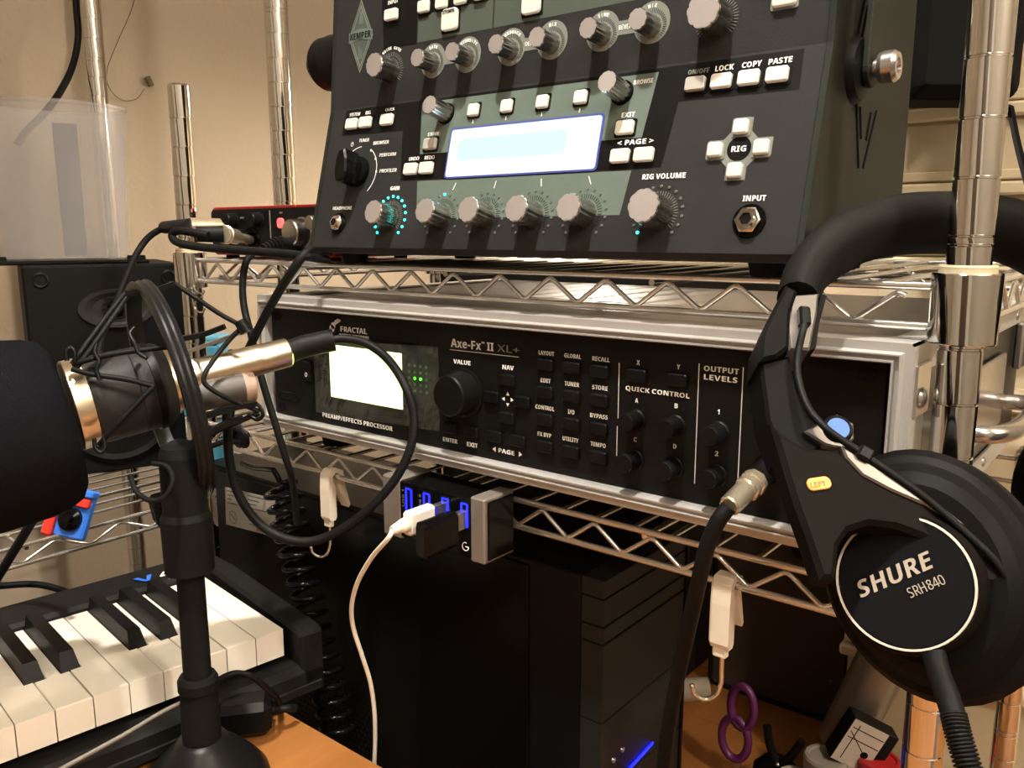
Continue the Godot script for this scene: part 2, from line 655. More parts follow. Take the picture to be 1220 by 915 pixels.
func build_tables() -> void:
	# the oak desk in front of the rack; its far edge runs along the rack, a hand's width before it
	var t := thing("oak_desk", "orange oak desk top carrying the keyboard and the microphone stand", "desk", Vector3(0.2, 0, 0.6))
	var x := -0.055
	var ws := [0.262, 0.27, 0.262, 0.26]
	for i in ws.size():
		var st := S()
		var w: float = ws[i]
		box(st, Vector3(x + w / 2, DESK - 0.0125, 0.62), Vector3(w - 0.0012, 0.025, 1.09), 0.0006)
		part(t, "plank", st, mat("oak"))
		x += w
	for px in [-0.02, 0.96]:
		for pz in [0.15, 1.10]:
			var st := S()
			box(st, Vector3(px, (DESK - 0.025) / 2, pz), Vector3(0.05, DESK - 0.025, 0.05), 0.003)
			part(t, "leg", st, mat("black_satin"))
	t = thing("low_table", "low orange wooden table on which the rack and the tower computer stand", "table", Vector3(0.4, 0, -0.25))
	var z := -0.80
	for i in 8:
		var st := S()
		box(st, Vector3(0.575, BOARD - 0.0125, z + 0.0525), Vector3(1.25, 0.025, 0.104), 0.0005)
		part(t, "plank", st, mat("oak"))
		z += 0.105
	for px in [-0.015, 1.15]:
		for pz in [-0.76, 0.0]:
			var st := S()
			box(st, Vector3(px, (BOARD - 0.025) / 2, pz), Vector3(0.045, BOARD - 0.025, 0.045), 0.003)
			part(t, "leg", st, mat("black_satin"))


# a rack post: tube with a groove every inch, on a levelling foot
func post_shape(at: Vector3, y0: float, y1: float, r: float, ring0: float, double_every := 8) -> Array:
	var st := S()
	var gr := S()
	var prof := [Vector2(0, y0), Vector2(r, y0)]
	var y := ring0 - floorf((ring0 - y0 - 0.02) / 0.0254) * 0.0254
	var n := 0
	while y < y1 - 0.006:
		for k in (2 if n % double_every == 3 else 1):
			var yy := y - 0.004 * k
			prof.append_array([Vector2(r, yy - 0.0007), Vector2(r - 0.0006, yy - 0.0003), Vector2(r - 0.0006, yy + 0.0003), Vector2(r, yy + 0.0007)])
		y += 0.0254
		n += 1
	prof.sort_custom(func(a: Vector2, b: Vector2) -> bool: return a.y < b.y)
	prof[0] = Vector2(0, y0)
	prof[1] = Vector2(r, y0)
	prof.append_array([Vector2(r, y1 - 0.002), Vector2(r - 0.0015, y1), Vector2(0, y1)])
	turned(st, prof, Transform3D(Basis(), Vector3(at.x, 0, at.z)), 28)
	turned(gr, [Vector2(0, y0 - 0.012), Vector2(r * 1.1, y0 - 0.012), Vector2(r * 1.1, y0 - 0.006), Vector2(r * 0.4, y0 - 0.004), Vector2(r * 0.4, y0), Vector2(0, y0)], Transform3D(Basis(), Vector3(at.x, 0, at.z)), 18)
	return [st, gr]


func zigzag(a: Vector3, b: Vector3, first: float, pitch: float, height: float, r: float) -> SurfaceTool:
	var st := S()
	var dir := (b - a).normalized()
	var l := a.distance_to(b)
	var pts := []
	var s := first - pitch * ceilf(first / pitch)
	while s < l:
		for k in [[-0.075, 0.92], [0.0, 1.0], [0.075, 0.92], [0.425, 0.08], [0.5, 0.0], [0.575, 0.08]]:
			var q: float = s + k[0] * pitch
			if q > 0.018 and q < l - 0.018:
				pts.append(a + dir * q + Vector3(0, height * k[1], 0))
		s += pitch
	tube(st, curve(pts, 2), r, 7)
	return st


func wire_shelf(rack: Node3D, called: String, x0: float, x1: float, z0: float, z1: float, yt: float, yb: float, first: float, pitch: float, gap: float, m: Material, post_r: float) -> void:
	var c := post_r + 0.001
	var st := S()
	for z in [z0, z1]:
		for y in [yt, yb]:
			rod(st, Vector3(x0 + c, y, z), Vector3(x1 - c, y, z), 0.0021, -1.0, 10)
	for x in [x0, x1]:
		for y in [yt, yb]:
			rod(st, Vector3(x, y, z0 + c), Vector3(x, y, z1 - c), 0.0021, -1.0, 10)
	var s := part(rack, called, st, m)
	for z in [z0, z1]:
		part(s, "truss_wire", zigzag(Vector3(x0, yb + 0.0022, z), Vector3(x1, yb + 0.0022, z), first, pitch, yt - yb - 0.0060, 0.0015), m)
	for x in [x0, x1]:
		part(s, "truss_wire", zigzag(Vector3(x, yb + 0.0022, z0), Vector3(x, yb + 0.0022, z1), 0.03, pitch, yt - yb - 0.0060, 0.0015), m)
	var long := true
	# cross braces below, then the wires one by one
	st = S()
	for k in [0.25, 0.5, 0.75]:
		if long:
			rod(st, Vector3(lerpf(x0, x1, k), yt - 0.0035, z0), Vector3(lerpf(x0, x1, k), yt - 0.0035, z1), 0.002, -1.0, 8)
	if long:
		rod(st, Vector3(x0, yt - 0.0035, (z0 + z1) / 2), Vector3(x1, yt - 0.0035, (z0 + z1) / 2), 0.002, -1.0, 8)
	else:
		for k in [0.3, 0.7]:
			rod(st, Vector3(lerpf(x0, x1, k), yt - 0.0035, z0), Vector3(lerpf(x0, x1, k), yt - 0.0035, z1), 0.002, -1.0, 8)
	part(s, "brace", st, m)
	st = S()
	var wl := (z1 - z0) if long else (x1 - x0)
	rod(st, Vector3(0, 0, -wl / 2), Vector3(0, 0, wl / 2), 0.0016, -1.0, 8)
	var wire := baked(st)
	var p := gap
	while p < ((x1 - x0) if long else (z1 - z0)) - gap * 0.5:
		var xf := Transform3D(Basis(), Vector3(x0 + p, yt + 0.0005, (z0 + z1) / 2)) if long else Transform3D(Basis(Vector3.UP, PI / 2), Vector3((x0 + x1) / 2, yt + 0.0005, z0 + p))
		put(s, "wire", wire, m, xf)
		p += gap


func collar_shape(at: Vector3, yt: float, yb: float, r: float, R: float) -> Array:
	var o := Transform3D(Basis(), Vector3(at.x, 0, at.z))
	var st := S()
	turned(st, [Vector2(r, yb - 0.0065), Vector2(R * 0.97, yb - 0.0065), Vector2(R * 0.99, yb - 0.006), Vector2(R, yt + 0.0062), Vector2(R * 0.97, yt + 0.0068), Vector2(r, yt + 0.0068)], o, 32)
	var sl := S()
	turned(sl, [Vector2(r * 1.01, yt + 0.004), Vector2(R * 0.80, yt + 0.004), Vector2(R * 0.83, yt + 0.0095), Vector2(R * 0.80, yt + 0.0103), Vector2(r * 1.01, yt + 0.0103)], o, 28)
	return [st, sl]


func build_rack() -> void:
	var t := thing("wire_rack", "chrome two-tier wire rack holding the amplifier and the black rack case", "rack", Vector3(0.325, BOARD, -0.165))
	var W := 0.6495
	var back := -0.33
	for p in [[0.0, 0.0, 1.2283, 1.2265], [W, 0.0, 1.62, 1.1744], [0.0, back, 1.2283, 1.2265], [W, back, 1.62, 1.1744]]:
		var at := Vector3(p[0], 0, p[1])
		var s := post_shape(at, BOARD + 0.012, p[2] + (0.003 if p[2] < 1.3 else 0.0), 0.0095, p[3])
		var o := part(t, "post", s[0], mat("chrome"))
		part(o, "levelling_foot", s[1], mat("black_satin"))
		for y in [[1.0751, 1.0562], [0.9215, 0.9027]]:
			var c := collar_shape(at, y[0], y[1], 0.0097, 0.0148)
			var cl := part(t, "collar", c[0], mat("chrome"))
			part(cl, "plastic_sleeve", c[1], mat("sleeve"))
	wire_shelf(t, "shelf", 0.0, W, back, 0.0, 1.0751, 1.0562, 0.0443, 0.0412, 0.0266, mat("lightened_chrome"), 0.0135)
	wire_shelf(t, "shelf", 0.0, W, back, 0.0, 0.9215, 0.9027, 0.1208, 0.0413, 0.0266, mat("lightened_chrome"), 0.0135)


func build_side_rack() -> void:
	# a second rack with thicker posts, standing at right angles to the first
	var t := thing("wire_rack", "chrome wire rack with thick posts carrying the loudspeaker at the left", "rack", Vector3(-0.23, 0, 0.1))
	for p in [[-0.078, -0.167], [-0.49, -0.167], [-0.078, 0.44], [-0.49, 0.44]]:
		var s := post_shape(Vector3(p[0], 0, p[1]), 0.012, 1.75, 0.0127, 1.21)
		var o := part(t, "post", s[0], mat("chrome"))
		part(o, "levelling_foot", s[1], mat("black_satin"))
		for y in [[0.8186, 0.8008]]:
			var c := collar_shape(Vector3(p[0], 0, p[1]), y[0], y[1], 0.0129, 0.0185)
			var cl := part(t, "collar", c[0], mat("lightened_chrome"))
			part(cl, "plastic_sleeve", c[1], mat("black_satin"))
	wire_shelf(t, "shelf", -0.49, -0.078, -0.167, 0.44, 0.8186, 0.8008, 0.05, 0.062, 0.0266, mat("lightened_chrome"), 0.017)


# ---------------------------------------------------------------- amplifier head
const AX := 0.2009
const AW := 0.3792
const E1 := Vector3(0, 0.9692, -0.2464)
const N1 := Vector3(0, 0.2464, 0.9692)
const E2 := Vector3(0, 0.9964, -0.0852)
const N2 := Vector3(0, 0.0852, 0.9964)


func lo(u: float, v: float, h := 0.0) -> Transform3D:      # lower front of the amplifier, millimetres
	return Transform3D(Basis(Vector3.RIGHT, E1, N1), Vector3(AX + u * 0.001, 1.0845, 0.02) + E1 * v * 0.001 + N1 * h * 0.001)


func hi(u: float, v: float, h := 0.0) -> Transform3D:      # upper front
	return Transform3D(Basis(Vector3.RIGHT, E2, N2), Vector3(AX + u * 0.001, 1.1915, -0.0072) + E2 * v * 0.001 + N2 * h * 0.001)


func print_on(t: Node3D, called: String, xf: Transform3D, poly: Array, m: Material, thick := 0.0001) -> MeshInstance3D:
	var st := S()
	var mm := []
	for p in poly:
		mm.append(p * 0.001)
	slab(st, mm, thick)
	return part(t, called, st, m, "", xf)


func knob_mesh(r: float, h: float, flutes: int) -> Array:
	var st := S()
	var n := flutes * 6
	var rad := func(a: float) -> float:
		var c := cos(a * flutes)
		return r * (1.0 - 0.085 * pow(maxf(0.0, -c), 2.0))
	var lv := [[1.06, 0.0], [1.02, 0.10], [1.0, 0.94], [0.95, 1.0]]
	for k in 3:
		for i in n:
			var a0 := TAU * i / n
			var a1 := TAU * (i + 1) / n
			var p := []
			for q in [[a0, k], [a1, k], [a1, k + 1], [a0, k + 1]]:
				var R: float = rad.call(q[0]) * lv[q[1]][0]
				p.append(Vector3(cos(q[0]) * R, sin(q[0]) * R, lv[q[1]][1] * h))
			st.set_smooth_group(k + 1)
			quad(st, p[0], p[1], p[2], p[3])
	var cap := S()
	var ring := []
	for i in n:
		var a := TAU * i / n
		ring.append(Vector2(cos(a), sin(a)) * rad.call(a) * 0.95)
	slab(cap, ring, 0.0003, Transform3D(Basis(), Vector3(0, 0, h - 0.0002)))
	return [baked(st), baked(cap)]


func button_mesh(w: float, h: float, d := 0.0028) -> Mesh:
	var key := "button%.4f%.4f%.4f" % [w, h, d]
	if not shared.has(key):
		var st := S()
		slab(st, round_rect(w, h, minf(w, h) * 0.18, 3), d, Transform3D(), 0.0006)
		shared[key] = baked(st)
	return shared[key]


func jack_socket(t: Node3D, xf: Transform3D, r: float) -> void:
	var turn := Transform3D(Basis(Vector3.RIGHT, PI / 2), Vector3.ZERO)
	var st := S()
	turned(st, [Vector2(0, 0.0), Vector2(r * 1.25, 0.0), Vector2(r * 1.2, 0.0008), Vector2(r * 0.5, 0.0008)], turn, 28)
	var o := part(t, "jack_socket", st, mat("black_gloss"), "", xf)
	st = S()
	turned(st, [Vector2(r, 0.0008), Vector2(r, 0.0028), Vector2(r * 0.88, 0.0036), Vector2(r * 0.62, 0.0036), Vector2(r * 0.62, 0.0052), Vector2(r * 0.46, 0.0052), Vector2(r * 0.42, 0.0010)], turn, 6 if r > 0.006 else 12)
	part(o, "nut", st, mat("chrome"), "", xf)
	st = S()
	slab(st, disc(r * 0.44, 20), 0.0046)
	part(o, "hole", st, mat("void"), "", xf)


func amp_profile(grow := 0.0) -> Array:      # (z, y) of the side outline
	var p := [Vector2(0.012, 1.0845), Vector2(0.0168, 1.0855), Vector2(0.01877, 1.0893), Vector2(-0.0072, 1.1915), Vector2(-0.0141, 1.272), Vector2(-0.0163, 1.2815), Vector2(-0.0225, 1.2885), Vector2(-0.033, 1.2915),
		Vector2(-0.130, 1.2915), Vector2(-0.143, 1.288), Vector2(-0.1495, 1.276), Vector2(-0.1495, 1.092), Vector2(-0.147, 1.0865), Vector2(-0.141, 1.0845)]
	if grow == 0.0:
		return p
	return Array(Geometry2D.offset_polygon(PackedVector2Array(p), grow, Geometry2D.JOIN_MITER)[0])


func build_amp() -> void:
	var t := thing("guitar_amplifier", "black guitar amplifier head with silver knobs, white buttons and a lit display", "amplifier", Vector3(AX + AW / 2, TOP, -0.065))
	var side := Basis(Vector3(0, 0, 1), Vector3.UP, Vector3(-1, 0, 0))      # outline (z, y), depth towards -x
	var st := S()
	slab(st, amp_profile(), AW - 0.007, Transform3D(side, Vector3(AX + AW - 0.0035, 0, 0)))
	part(t, "housing", st, mat("amp_shell"))
	for k in 2:
		st = S()
		slab(st, amp_profile(0.0006), 0.0035, Transform3D(side, Vector3(AX + (0.0035 if k == 0 else AW), 0, 0)), 0.0004)
		part(t, "side_panel", st, mat("amp_cheek"))
	for x in [0.026, AW - 0.026]:
		for z in [-0.004, -0.13]:
			st = S()
			turned(st, [Vector2(0, TOP), Vector2(0.009, TOP), Vector2(0.0105, 1.0845), Vector2(0, 1.0845)], Transform3D(Basis(), Vector3(AX + x, 0, z)), 18)
			part(t, "rubber_foot", st, mat("black_matt"))
	# printed fields
	print_on(t, "black_field", lo(0, 0), [Vector2(18.5, 109), Vector2(365.1, 109), Vector2(365.3, 88.2), Vector2(298.9, 88.4), Vector2(293.9, 52.3), Vector2(89.1, 52.8), Vector2(83.2, 88.6), Vector2(17.4, 89.6)], mat("print_black"))
	print_on(t, "green_field", lo(0, 0, 0.1), [Vector2(98.4, 107.3), Vector2(283.6, 106.8), Vector2(279.0, 69.9), Vector2(104.2, 70.6)], mat("print_green"))
	print_on(t, "green_field", lo(0, 0), [Vector2(105.9, 51.8), Vector2(275.4, 51.4), Vector2(272.2, 26.0), Vector2(110.3, 25.6)], mat("print_green"))
	print_on(t, "black_field", hi(0, 0), [Vector2(51, 93), Vector2(57, 37.8), Vector2(90, 37.6), Vector2(90, 93)], mat("print_black"))
	print_on(t, "deep_green_field", hi(0, 0), [Vector2(91, 38.2), Vector2(158.8, 38.2), Vector2(158.8, 56), Vector2(104, 56), Vector2(99, 53.5), Vector2(91, 53.5)], mat("print_deep_green"))
	print_on(t, "deep_green_field", hi(0, 0), [Vector2(160, 38.2), Vector2(327, 38.2), Vector2(327, 92), Vector2(160, 92)], mat("print_deep_green"))
	print_on(t, "black_field", hi(0, 0), [Vector2(91, 54.5), Vector2(98.5, 54.5), Vector2(103.5, 57), Vector2(158.8, 57), Vector2(158.8, 92), Vector2(91, 92)], mat("print_black"))
	for c in [[107.0, 138.5], [175.5, 207.5], [244.0, 276.5]]:
		var sh := [Vector2(c[0], 0)]
		sh.clear()
		for k in 25:
			var a := TAU * (0.055 + 0.89 * k / 24)
			sh.append(Vector2(c[0], 24.2) + Vector2(cos(a), sin(a)) * 11.6)
		for k in 25:
			var a := PI + TAU * (0.055 + 0.89 * k / 24)
			sh.append(Vector2(c[1], 24.2) + Vector2(cos(a), sin(a)) * 11.6)
		print_on(t, "grey_field", hi(0, 0, 0.1), sh, mat("print_grey"))
		var rim := []
		for k in 13:
			var a := PI * (1.0 - float(k) / 12)
			rim.append(Vector2(c[0], 24.2) + Vector2(cos(a), sin(a)) * 13.4)
		for k in 13:
			var a := PI * (1.0 - float(k) / 12)
			rim.append(Vector2(c[1], 24.2) + Vector2(cos(a), sin(a)) * 13.4)
		rim.append_array([Vector2(c[1] + 12.2, 24.2), Vector2(c[0] - 12.2, 24.2)])
		print_on(t, "black_field", hi(0, 0), rim, mat("print_black"))
	# the badge: a lozenge with a band
	var lz := [Vector2(31.3, 76.5), Vector2(45.0, 50.3), Vector2(32.2, 24.5), Vector2(18.9, 50.8)]
	print_on(t, "badge", hi(0, 0), lz, mat("print_deep_green"), 0.0003)
	st = S()
	for k in 4:
		var a: Vector2 = lz[k] * 0.001
		var b: Vector2 = lz[(k + 1) % 4] * 0.001
		var cc := Vector2(0.0319, 0.0505)
		for e in [[1.0, 0.96], [0.86, 0.80]]:
			slab(st, [cc + (a - cc) * e[0], cc + (b - cc) * e[0], cc + (b - cc) * e[1], cc + (a - cc) * e[1]], 0.0005)
	part(t, "badge_lines", st, mat("print_grey"), "", hi(0, 0))
	print_on(t, "badge_band", hi(0, 0, 0.5), [Vector2(19.2, 46.5), Vector2(31.8, 48.8), Vector2(44.8, 46.5), Vector2(44.8, 54.2), Vector2(31.8, 56.2), Vector2(19.2, 54.2)], mat("print_green"))
	lettering(t, "KEMPER", hi(31.9, 51.2, 0.6), 0.0225, 0.0046, mat("print_black"))
	st = S()
	for k in 5:
		slab(st, [Vector2(0.0316 + (k - 2) * 0.0011, 0.0592), Vector2(0.0322 + (k - 2) * 0.0011, 0.0592), Vector2(0.0322 + (k - 2) * 0.0005, 0.0655), Vector2(0.0316 + (k - 2) * 0.0005, 0.0655)], 0.0005)
	slab(st, disc(0.0016, 12, Vector2(0.0319, 0.0668)), 0.0005)
	for k in 3:
		slab(st, [Vector2(0.0300 + k * 0.0014, 0.0345), Vector2(0.0308 + k * 0.0014, 0.0345), Vector2(0.0308 + k * 0.0014, 0.0440 - k * 0.002), Vector2(0.0300 + k * 0.0014, 0.0440 - k * 0.002)], 0.0005)
	part(t, "badge_marks", st, mat("print_green"), "", hi(0, 0))
	# display
	var ds := print_on(t, "display_frame", lo(191.6, 69.3, 0.2), round_rect(121.2, 34.2, 2.5), mat("amp_screen_frame"), 0.0005)
	st = S()
	slab(st, round_rect(0.1186, 0.0318, 0.002), 0.0005)
	part(ds, "display_screen", st, mat("amp_screen"), "", lo(191.6, 69.2, 0.5))
	st = S()
	slab(st, round_rect(0.088, 0.0145, 0.004), 0.0001)
	part(ds, "display_field", st, glow("amp_screen_field", Color(0.2, 0.25, 0.25), Color(0.88, 0.995, 0.97), 0.96), "", lo(184, 71, 1.0))
	var al := AreaLight3D.new()
	al.name = "display_light"
	t.add_child(al)
	al.transform = t.global_transform.affine_inverse() * lo(191.6, 69.2, 3.0) * Transform3D(Basis(Vector3.UP, PI), Vector3.ZERO)
	al.area_size = Vector2(0.118, 0.031)
	al.light_color = Color(0.85, 0.97, 1.0)
	al.light_energy = 0.004
	al.shadow_enabled = true
	# buttons: u, v, w, h, lit, upper
	for b in [[28.6, 97.6, 12.2, 8.0, 1, 0], [43.6, 97.6, 12.2, 8.0, 1, 0], [66.4, 97.6, 12.2, 8.0, 1, 0], [98.8, 60.2, 12.2, 8.0, 1, 0], [113.8, 60.2, 12.2, 8.0, 1, 0], [113.9, 76.8, 11.5, 8.0, 0, 0], [267.6, 76.1, 11.5, 8.0, 1, 0],
			[267.3, 59.7, 12.2, 8.0, 1, 0], [282.7, 59.6, 12.2, 8.0, 1, 0], [308.0, 96.8, 11.6, 7.8, 0, 0], [323.0, 96.8, 11.6, 7.8, 1, 0], [338.2, 96.8, 11.6, 7.8, 1, 0], [353.3, 96.7, 11.6, 7.8, 1, 0],
			[149.0, 97.1, 8.6, 8.2, 1, 0], [177.0, 97.1, 8.6, 8.2, 1, 0], [205.3, 97.1, 8.6, 8.2, 1, 0], [233.5, 97.1, 8.6, 8.2, 1, 0], [338.0, 71.1, 8.0, 7.6, 1, 0], [325.4, 59.7, 8.0, 7.6, 1, 0], [350.7, 59.6, 8.0, 7.6, 1, 0], [338.1, 48.1, 8.0, 7.6, 1, 0],
			[65.0, 60.6, 12.6, 7.6, 1, 1], [97.1, 61.0, 10.2, 7.8, 1, 1], [114.0, 61.0, 10.2, 7.8, 1, 1], [131.0, 61.0, 10.2, 7.8, 1, 1], [148.0, 61.0, 10.2, 7.8, 1, 1], [122.3, 48.6, 14.0, 14.0, 1, 1], [191.0, 48.6, 14.0, 14.0, 1, 1], [352.8, 25.0, 12.0, 9.0, 1, 1]]:
		var xf := hi(b[0], b[1], 0.2) if b[5] else lo(b[0], b[1], 0.2)
		st = S()
		slab(st, round_rect(b[2] * 0.001 + 0.0026, b[3] * 0.001 + 0.0026, 0.0012, 2), 0.0004)
		var surround: Material = mat("print_black")
		if b[0] > 320 and b[1] < 80:
			surround = mat("print_grey")
		var o := part(t, "button_surround", st, surround, "", xf)
		put(o, "button", button_mesh(b[2] * 0.001, b[3] * 0.001), mat("button_lit") if b[4] else mat("button_off"), xf)
	# four-way pad
	print_on(t, "pad_field", lo(338.2, 59.7), [Vector2(-5.6, 16.4), Vector2(5.6, 16.4), Vector2(5.6, 9.4), Vector2(9.4, 5.4), Vector2(17.6, 5.4), Vector2(17.6, -5.4), Vector2(9.4, -5.4), Vector2(5.6, -9.4), Vector2(5.6, -16.6), Vector2(-5.6, -16.6), Vector2(-5.6, -9.4), Vector2(-9.4, -5.4), Vector2(-17.6, -5.4), Vector2(-17.6, 5.4), Vector2(-9.4, 5.4), Vector2(-5.6, 9.4)], mat("print_grey"))
	print_on(t, "pad_centre", lo(338.2, 59.9, 0.1), disc(6.6, 28), mat("print_black"))
	# words on the front
	var wh := mat("print_white")
	for l in [["SYSTEM", 29.0, 105.2, 10.8, 2.3, 0], ["RIG", 43.7, 105.2, 4.8, 2.3, 0], ["QUICK", 66.8, 105.2, 8.8, 2.3, 0], ["UNDO", 99.4, 67.8, 9.2, 2.3, 0], ["REDO", 114.4, 67.8, 8.6, 2.3, 0], ["EXIT", 267.9, 83.9, 8.2, 2.6, 0], ["< PAGE >", 275.3, 67.7, 22.0, 2.7, 0],
			["LOCK", 323.2, 104.3, 9.8, 2.7, 0], ["COPY", 338.3, 104.3, 10.0, 2.7, 0], ["PASTE", 353.5, 104.3, 11.6, 2.7, 0], ["RIG VOLUME", 296.7, 47.2, 25.0, 2.7, 0], ["INPUT", 350.6, 33.5, 11.6, 2.7, 0], ["GAIN", 84.9, 47.5, 8.6, 2.5, 0], ["HEADPHONE", 31.8, 34.3, 20.0, 2.3, 0],
			["TUNER", 44.1, 84.6, 10.0, 2.3, 0], ["BROWSER", 63.0, 81.6, 15.2, 2.3, 0], ["PERFORM", 71.9, 72.3, 15.8, 2.3, 0], ["PROFILER", 75.0, 60.6, 16.4, 2.3, 0], ["RIG", 338.2, 59.8, 7.6, 2.8, 0],
			["INPUT", 65.2, 69.6, 10.0, 2.3, 1], ["DELAY", 191.5, 24.4, 8.6, 2.4, 1], ["REVERB", 260.3, 24.4, 9.6, 2.4, 1]]:
		lettering(t, l[0], hi(l[1], l[2], 0.25) if l[5] else lo(l[1], l[2], 0.25), l[3] * 0.00106, l[4] * 0.00108, wh, l[4] > 2.4)
	# words that curve round the small knobs, letter by letter
	for l in [["NOISE GATE", 65.6, 22.8, 15.2], ["RATE", 107.0, 23.4, 10.0], ["INTENSITY", 138.5, 23.4, 10.0], ["FEEDBACK", 175.5, 23.4, 10.0], ["MIX", 207.5, 23.4, 10.0], ["TIME", 244.0, 23.4, 10.0], ["MIX", 276.5, 23.4, 10.0]]:
		var word: String = l[0]
		var step: float = 2.05 / l[3]
		for k in word.length():
			if word[k] != " ":
				var a: float = (k - (word.length() - 1) / 2.0) * step
				lettering(t, word[k], hi(l[1] + sin(a) * l[3], l[2] + cos(a) * l[3], 0.25).rotated_local(Vector3.BACK, -a), (0.00035 if word[k] == "I" else 0.00145), 0.0020, wh)
	lettering(t, "ON/OFF", lo(308.3, 104.2, 0.25), 0.0125, 0.0026, mat("print_dim"))
	lettering(t, "BROWSE", lo(274.6, 102.4, 0.25), 0.0125, 0.0026, wh)
	lettering(t, "STORE", lo(114.4, 84.1, 0.25), 0.0105, 0.0023, wh)
	lettering(t, "STOMPS", hi(122.3, 53.6, 3.2), 0.0108, 0.0024, mat("print_black"))
	# dial scale of the mode switch and marks under the display
	st = S()
	for k in 40:
		var a := deg_to_rad(140.0 - 188.0 * k / 40)
		if k < 10 or k > 16:
			var b := deg_to_rad(140.0 - 188.0 * (k + 1) / 40)
			var c := Vector2(43.2, 60.8)
			slab(st, [(c + Vector2(cos(a), sin(a)) * 18.9) * 0.001, (c + Vector2(cos(b), sin(b)) * 18.9) * 0.001, (c + Vector2(cos(b), sin(b)) * 19.4) * 0.001, (c + Vector2(cos(a), sin(a)) * 19.4) * 0.001], 0.0001)
	for q in [[53.2, 76.5], [59.5, 70.1], [62.4, 60.5]]:
		slab(st, disc(0.0009, 10, Vector2(q[0], q[1]) * 0.001), 0.0001)
	for k in 14:
		var a := deg_to_rad(60.0 + 360.0 * k / 14)
		var b := a + 0.35
		var c := Vector2(31.2, 82.4)
		if k != 1:
			slab(st, [(c + Vector2(cos(a), sin(a)) * 1.2) * 0.001, (c + Vector2(cos(b), sin(b)) * 1.2) * 0.001, (c + Vector2(cos(b), sin(b)) * 1.55) * 0.001, (c + Vector2(cos(a), sin(a)) * 1.55) * 0.001], 0.0001)
	slab(st, [Vector2(0.03105, 0.0824), Vector2(0.03145, 0.0824), Vector2(0.03145, 0.0843), Vector2(0.03105, 0.0843)], 0.0001)
	for q in [149.0, 177.0, 205.3, 233.5]:
		slab(st, [Vector2(q - 0.25, 88.4) * 0.001, Vector2(q + 0.25, 88.4) * 0.001, Vector2(q + 0.25, 90.8) * 0.001, Vector2(q - 0.25, 90.8) * 0.001], 0.0003)
	for q in [[140.5, 142.5], [176.0, 177.0], [213.5, 212.6], [249.5, 247.3]]:
		slab(st, [Vector2(q[0] - 0.25, 44.5) * 0.001, Vector2(q[0] + 0.25, 44.5) * 0.001, Vector2(q[1] + 0.25, 49.2) * 0.001, Vector2(q[1] - 0.25, 49.2) * 0.001], 0.0002)
	part(t, "scale_marks", st, wh, "", lo(0, 0, 0.1))
	# knobs
	var soft := knob_mesh(0.0083, 0.0165, 10)
	var small := knob_mesh(0.0060, 0.0155, 10)
	var large := knob_mesh(0.0096, 0.0165, 10)
	var enc := knob_mesh(0.0062, 0.0170, 12)
	st = S()
	for k in 33:
		var a := deg_to_rad(-130.0 + 260.0 * k / 32) + PI / 2
		var d := Vector2(cos(a), sin(a))
		var n := Vector2(-d.y, d.x) * 0.00017
		slab(st, [d * 0.0094 - n, d * 0.0124 - n, d * 0.0124 + n, d * 0.0094 + n], 0.0001)
	var ticks := baked(st)
	st = S()
	turned(st, [Vector2(0, 0), Vector2(0.0009, 0), Vector2(0.0008, 0.0005), Vector2(0, 0.0007)], Transform3D(Basis(Vector3.RIGHT, PI / 2), Vector3.ZERO), 10)
	var dot := baked(st)
	var row := [[84.6, 1], [134.0, 2], [171.8, 0], [210.0, 0], [247.9, 0], [296.3, 3]]
	for q in row:
		var kn: Array = large if q[1] == 3 else soft
		var xf := lo(q[0], 26.5, 0.2)
		var o := put(t, "knob", kn[0], mat("knob_metal"), xf.rotated_local(Vector3.BACK, 0.1))
		put(o, "knob_cap", kn[1], mat("knob_cap"), xf.rotated_local(Vector3.BACK, 0.1))
		put(t, "tick_marks", ticks, mat("print_black") if q[0] > 100 and q[0] < 260 else mat("print_dim"), lo(q[0], 26.5, 0.2))
		for k in 15:
			var a := deg_to_rad(-135.0 + 270.0 * k / 14)
			var lit: bool = q[1] == 1 or (q[1] == 2 and k == 7) or (q[1] == 3 and k == 0)
			if q[1] == 1 and (k == 3 or k == 4): lit = false
			put(t, "indicator_led", dot, mat("cyan_led") if lit else mat("led_off"), lo(q[0] + sin(a) * 15.1, 26.5 + cos(a) * 15.1, 0.2))
	for q in [[65.6, 22.8, 0], [107.0, 22.6, 1], [138.5, 22.5, 1], [175.5, 22.3, 1], [207.5, 22.1, 1], [244.0, 22.0, 1], [276.5, 22.0, 1], [316.0, 20.2, 2]]:
		var kn: Array = small if q[2] == 1 else soft if q[2] == 0 else large
		var xf := hi(q[0], q[1], 0.2)
		var o := put(t, "knob", kn[0], mat("knob_metal"), xf)
		put(o, "knob_cap", kn[1], mat("knob_cap"), xf)
		put(t, "tick_marks", ticks, mat("print_black") if q[2] == 1 else mat("print_dim"), hi(q[0], q[1], 0.3) * Transform3D(Basis().scaled(Vector3(0.78, 0.78, 1) if q[2] == 1 else Vector3.ONE), Vector3.ZERO))
	for q in [[123.5, 97.3], [261.5, 97.3]]:
		var xf := lo(q[0], q[1], 0.2)
		st = S()
		turned(st, [Vector2(0, 0), Vector2(0.0075, 0), Vector2(0.0072, 0.0012), Vector2(0, 0.0012)], Transform3D(Basis(Vector3.RIGHT, PI / 2), Vector3.ZERO), 24)
		part(t, "knob_skirt", st, mat("black_gloss"), "", xf)
		var o := put(t, "knob", enc[0], mat("knob_metal"), xf)
		put(o, "knob_cap", enc[1], mat("knob_cap"), xf)
	# mode switch: a black pointer knob
	st = S()
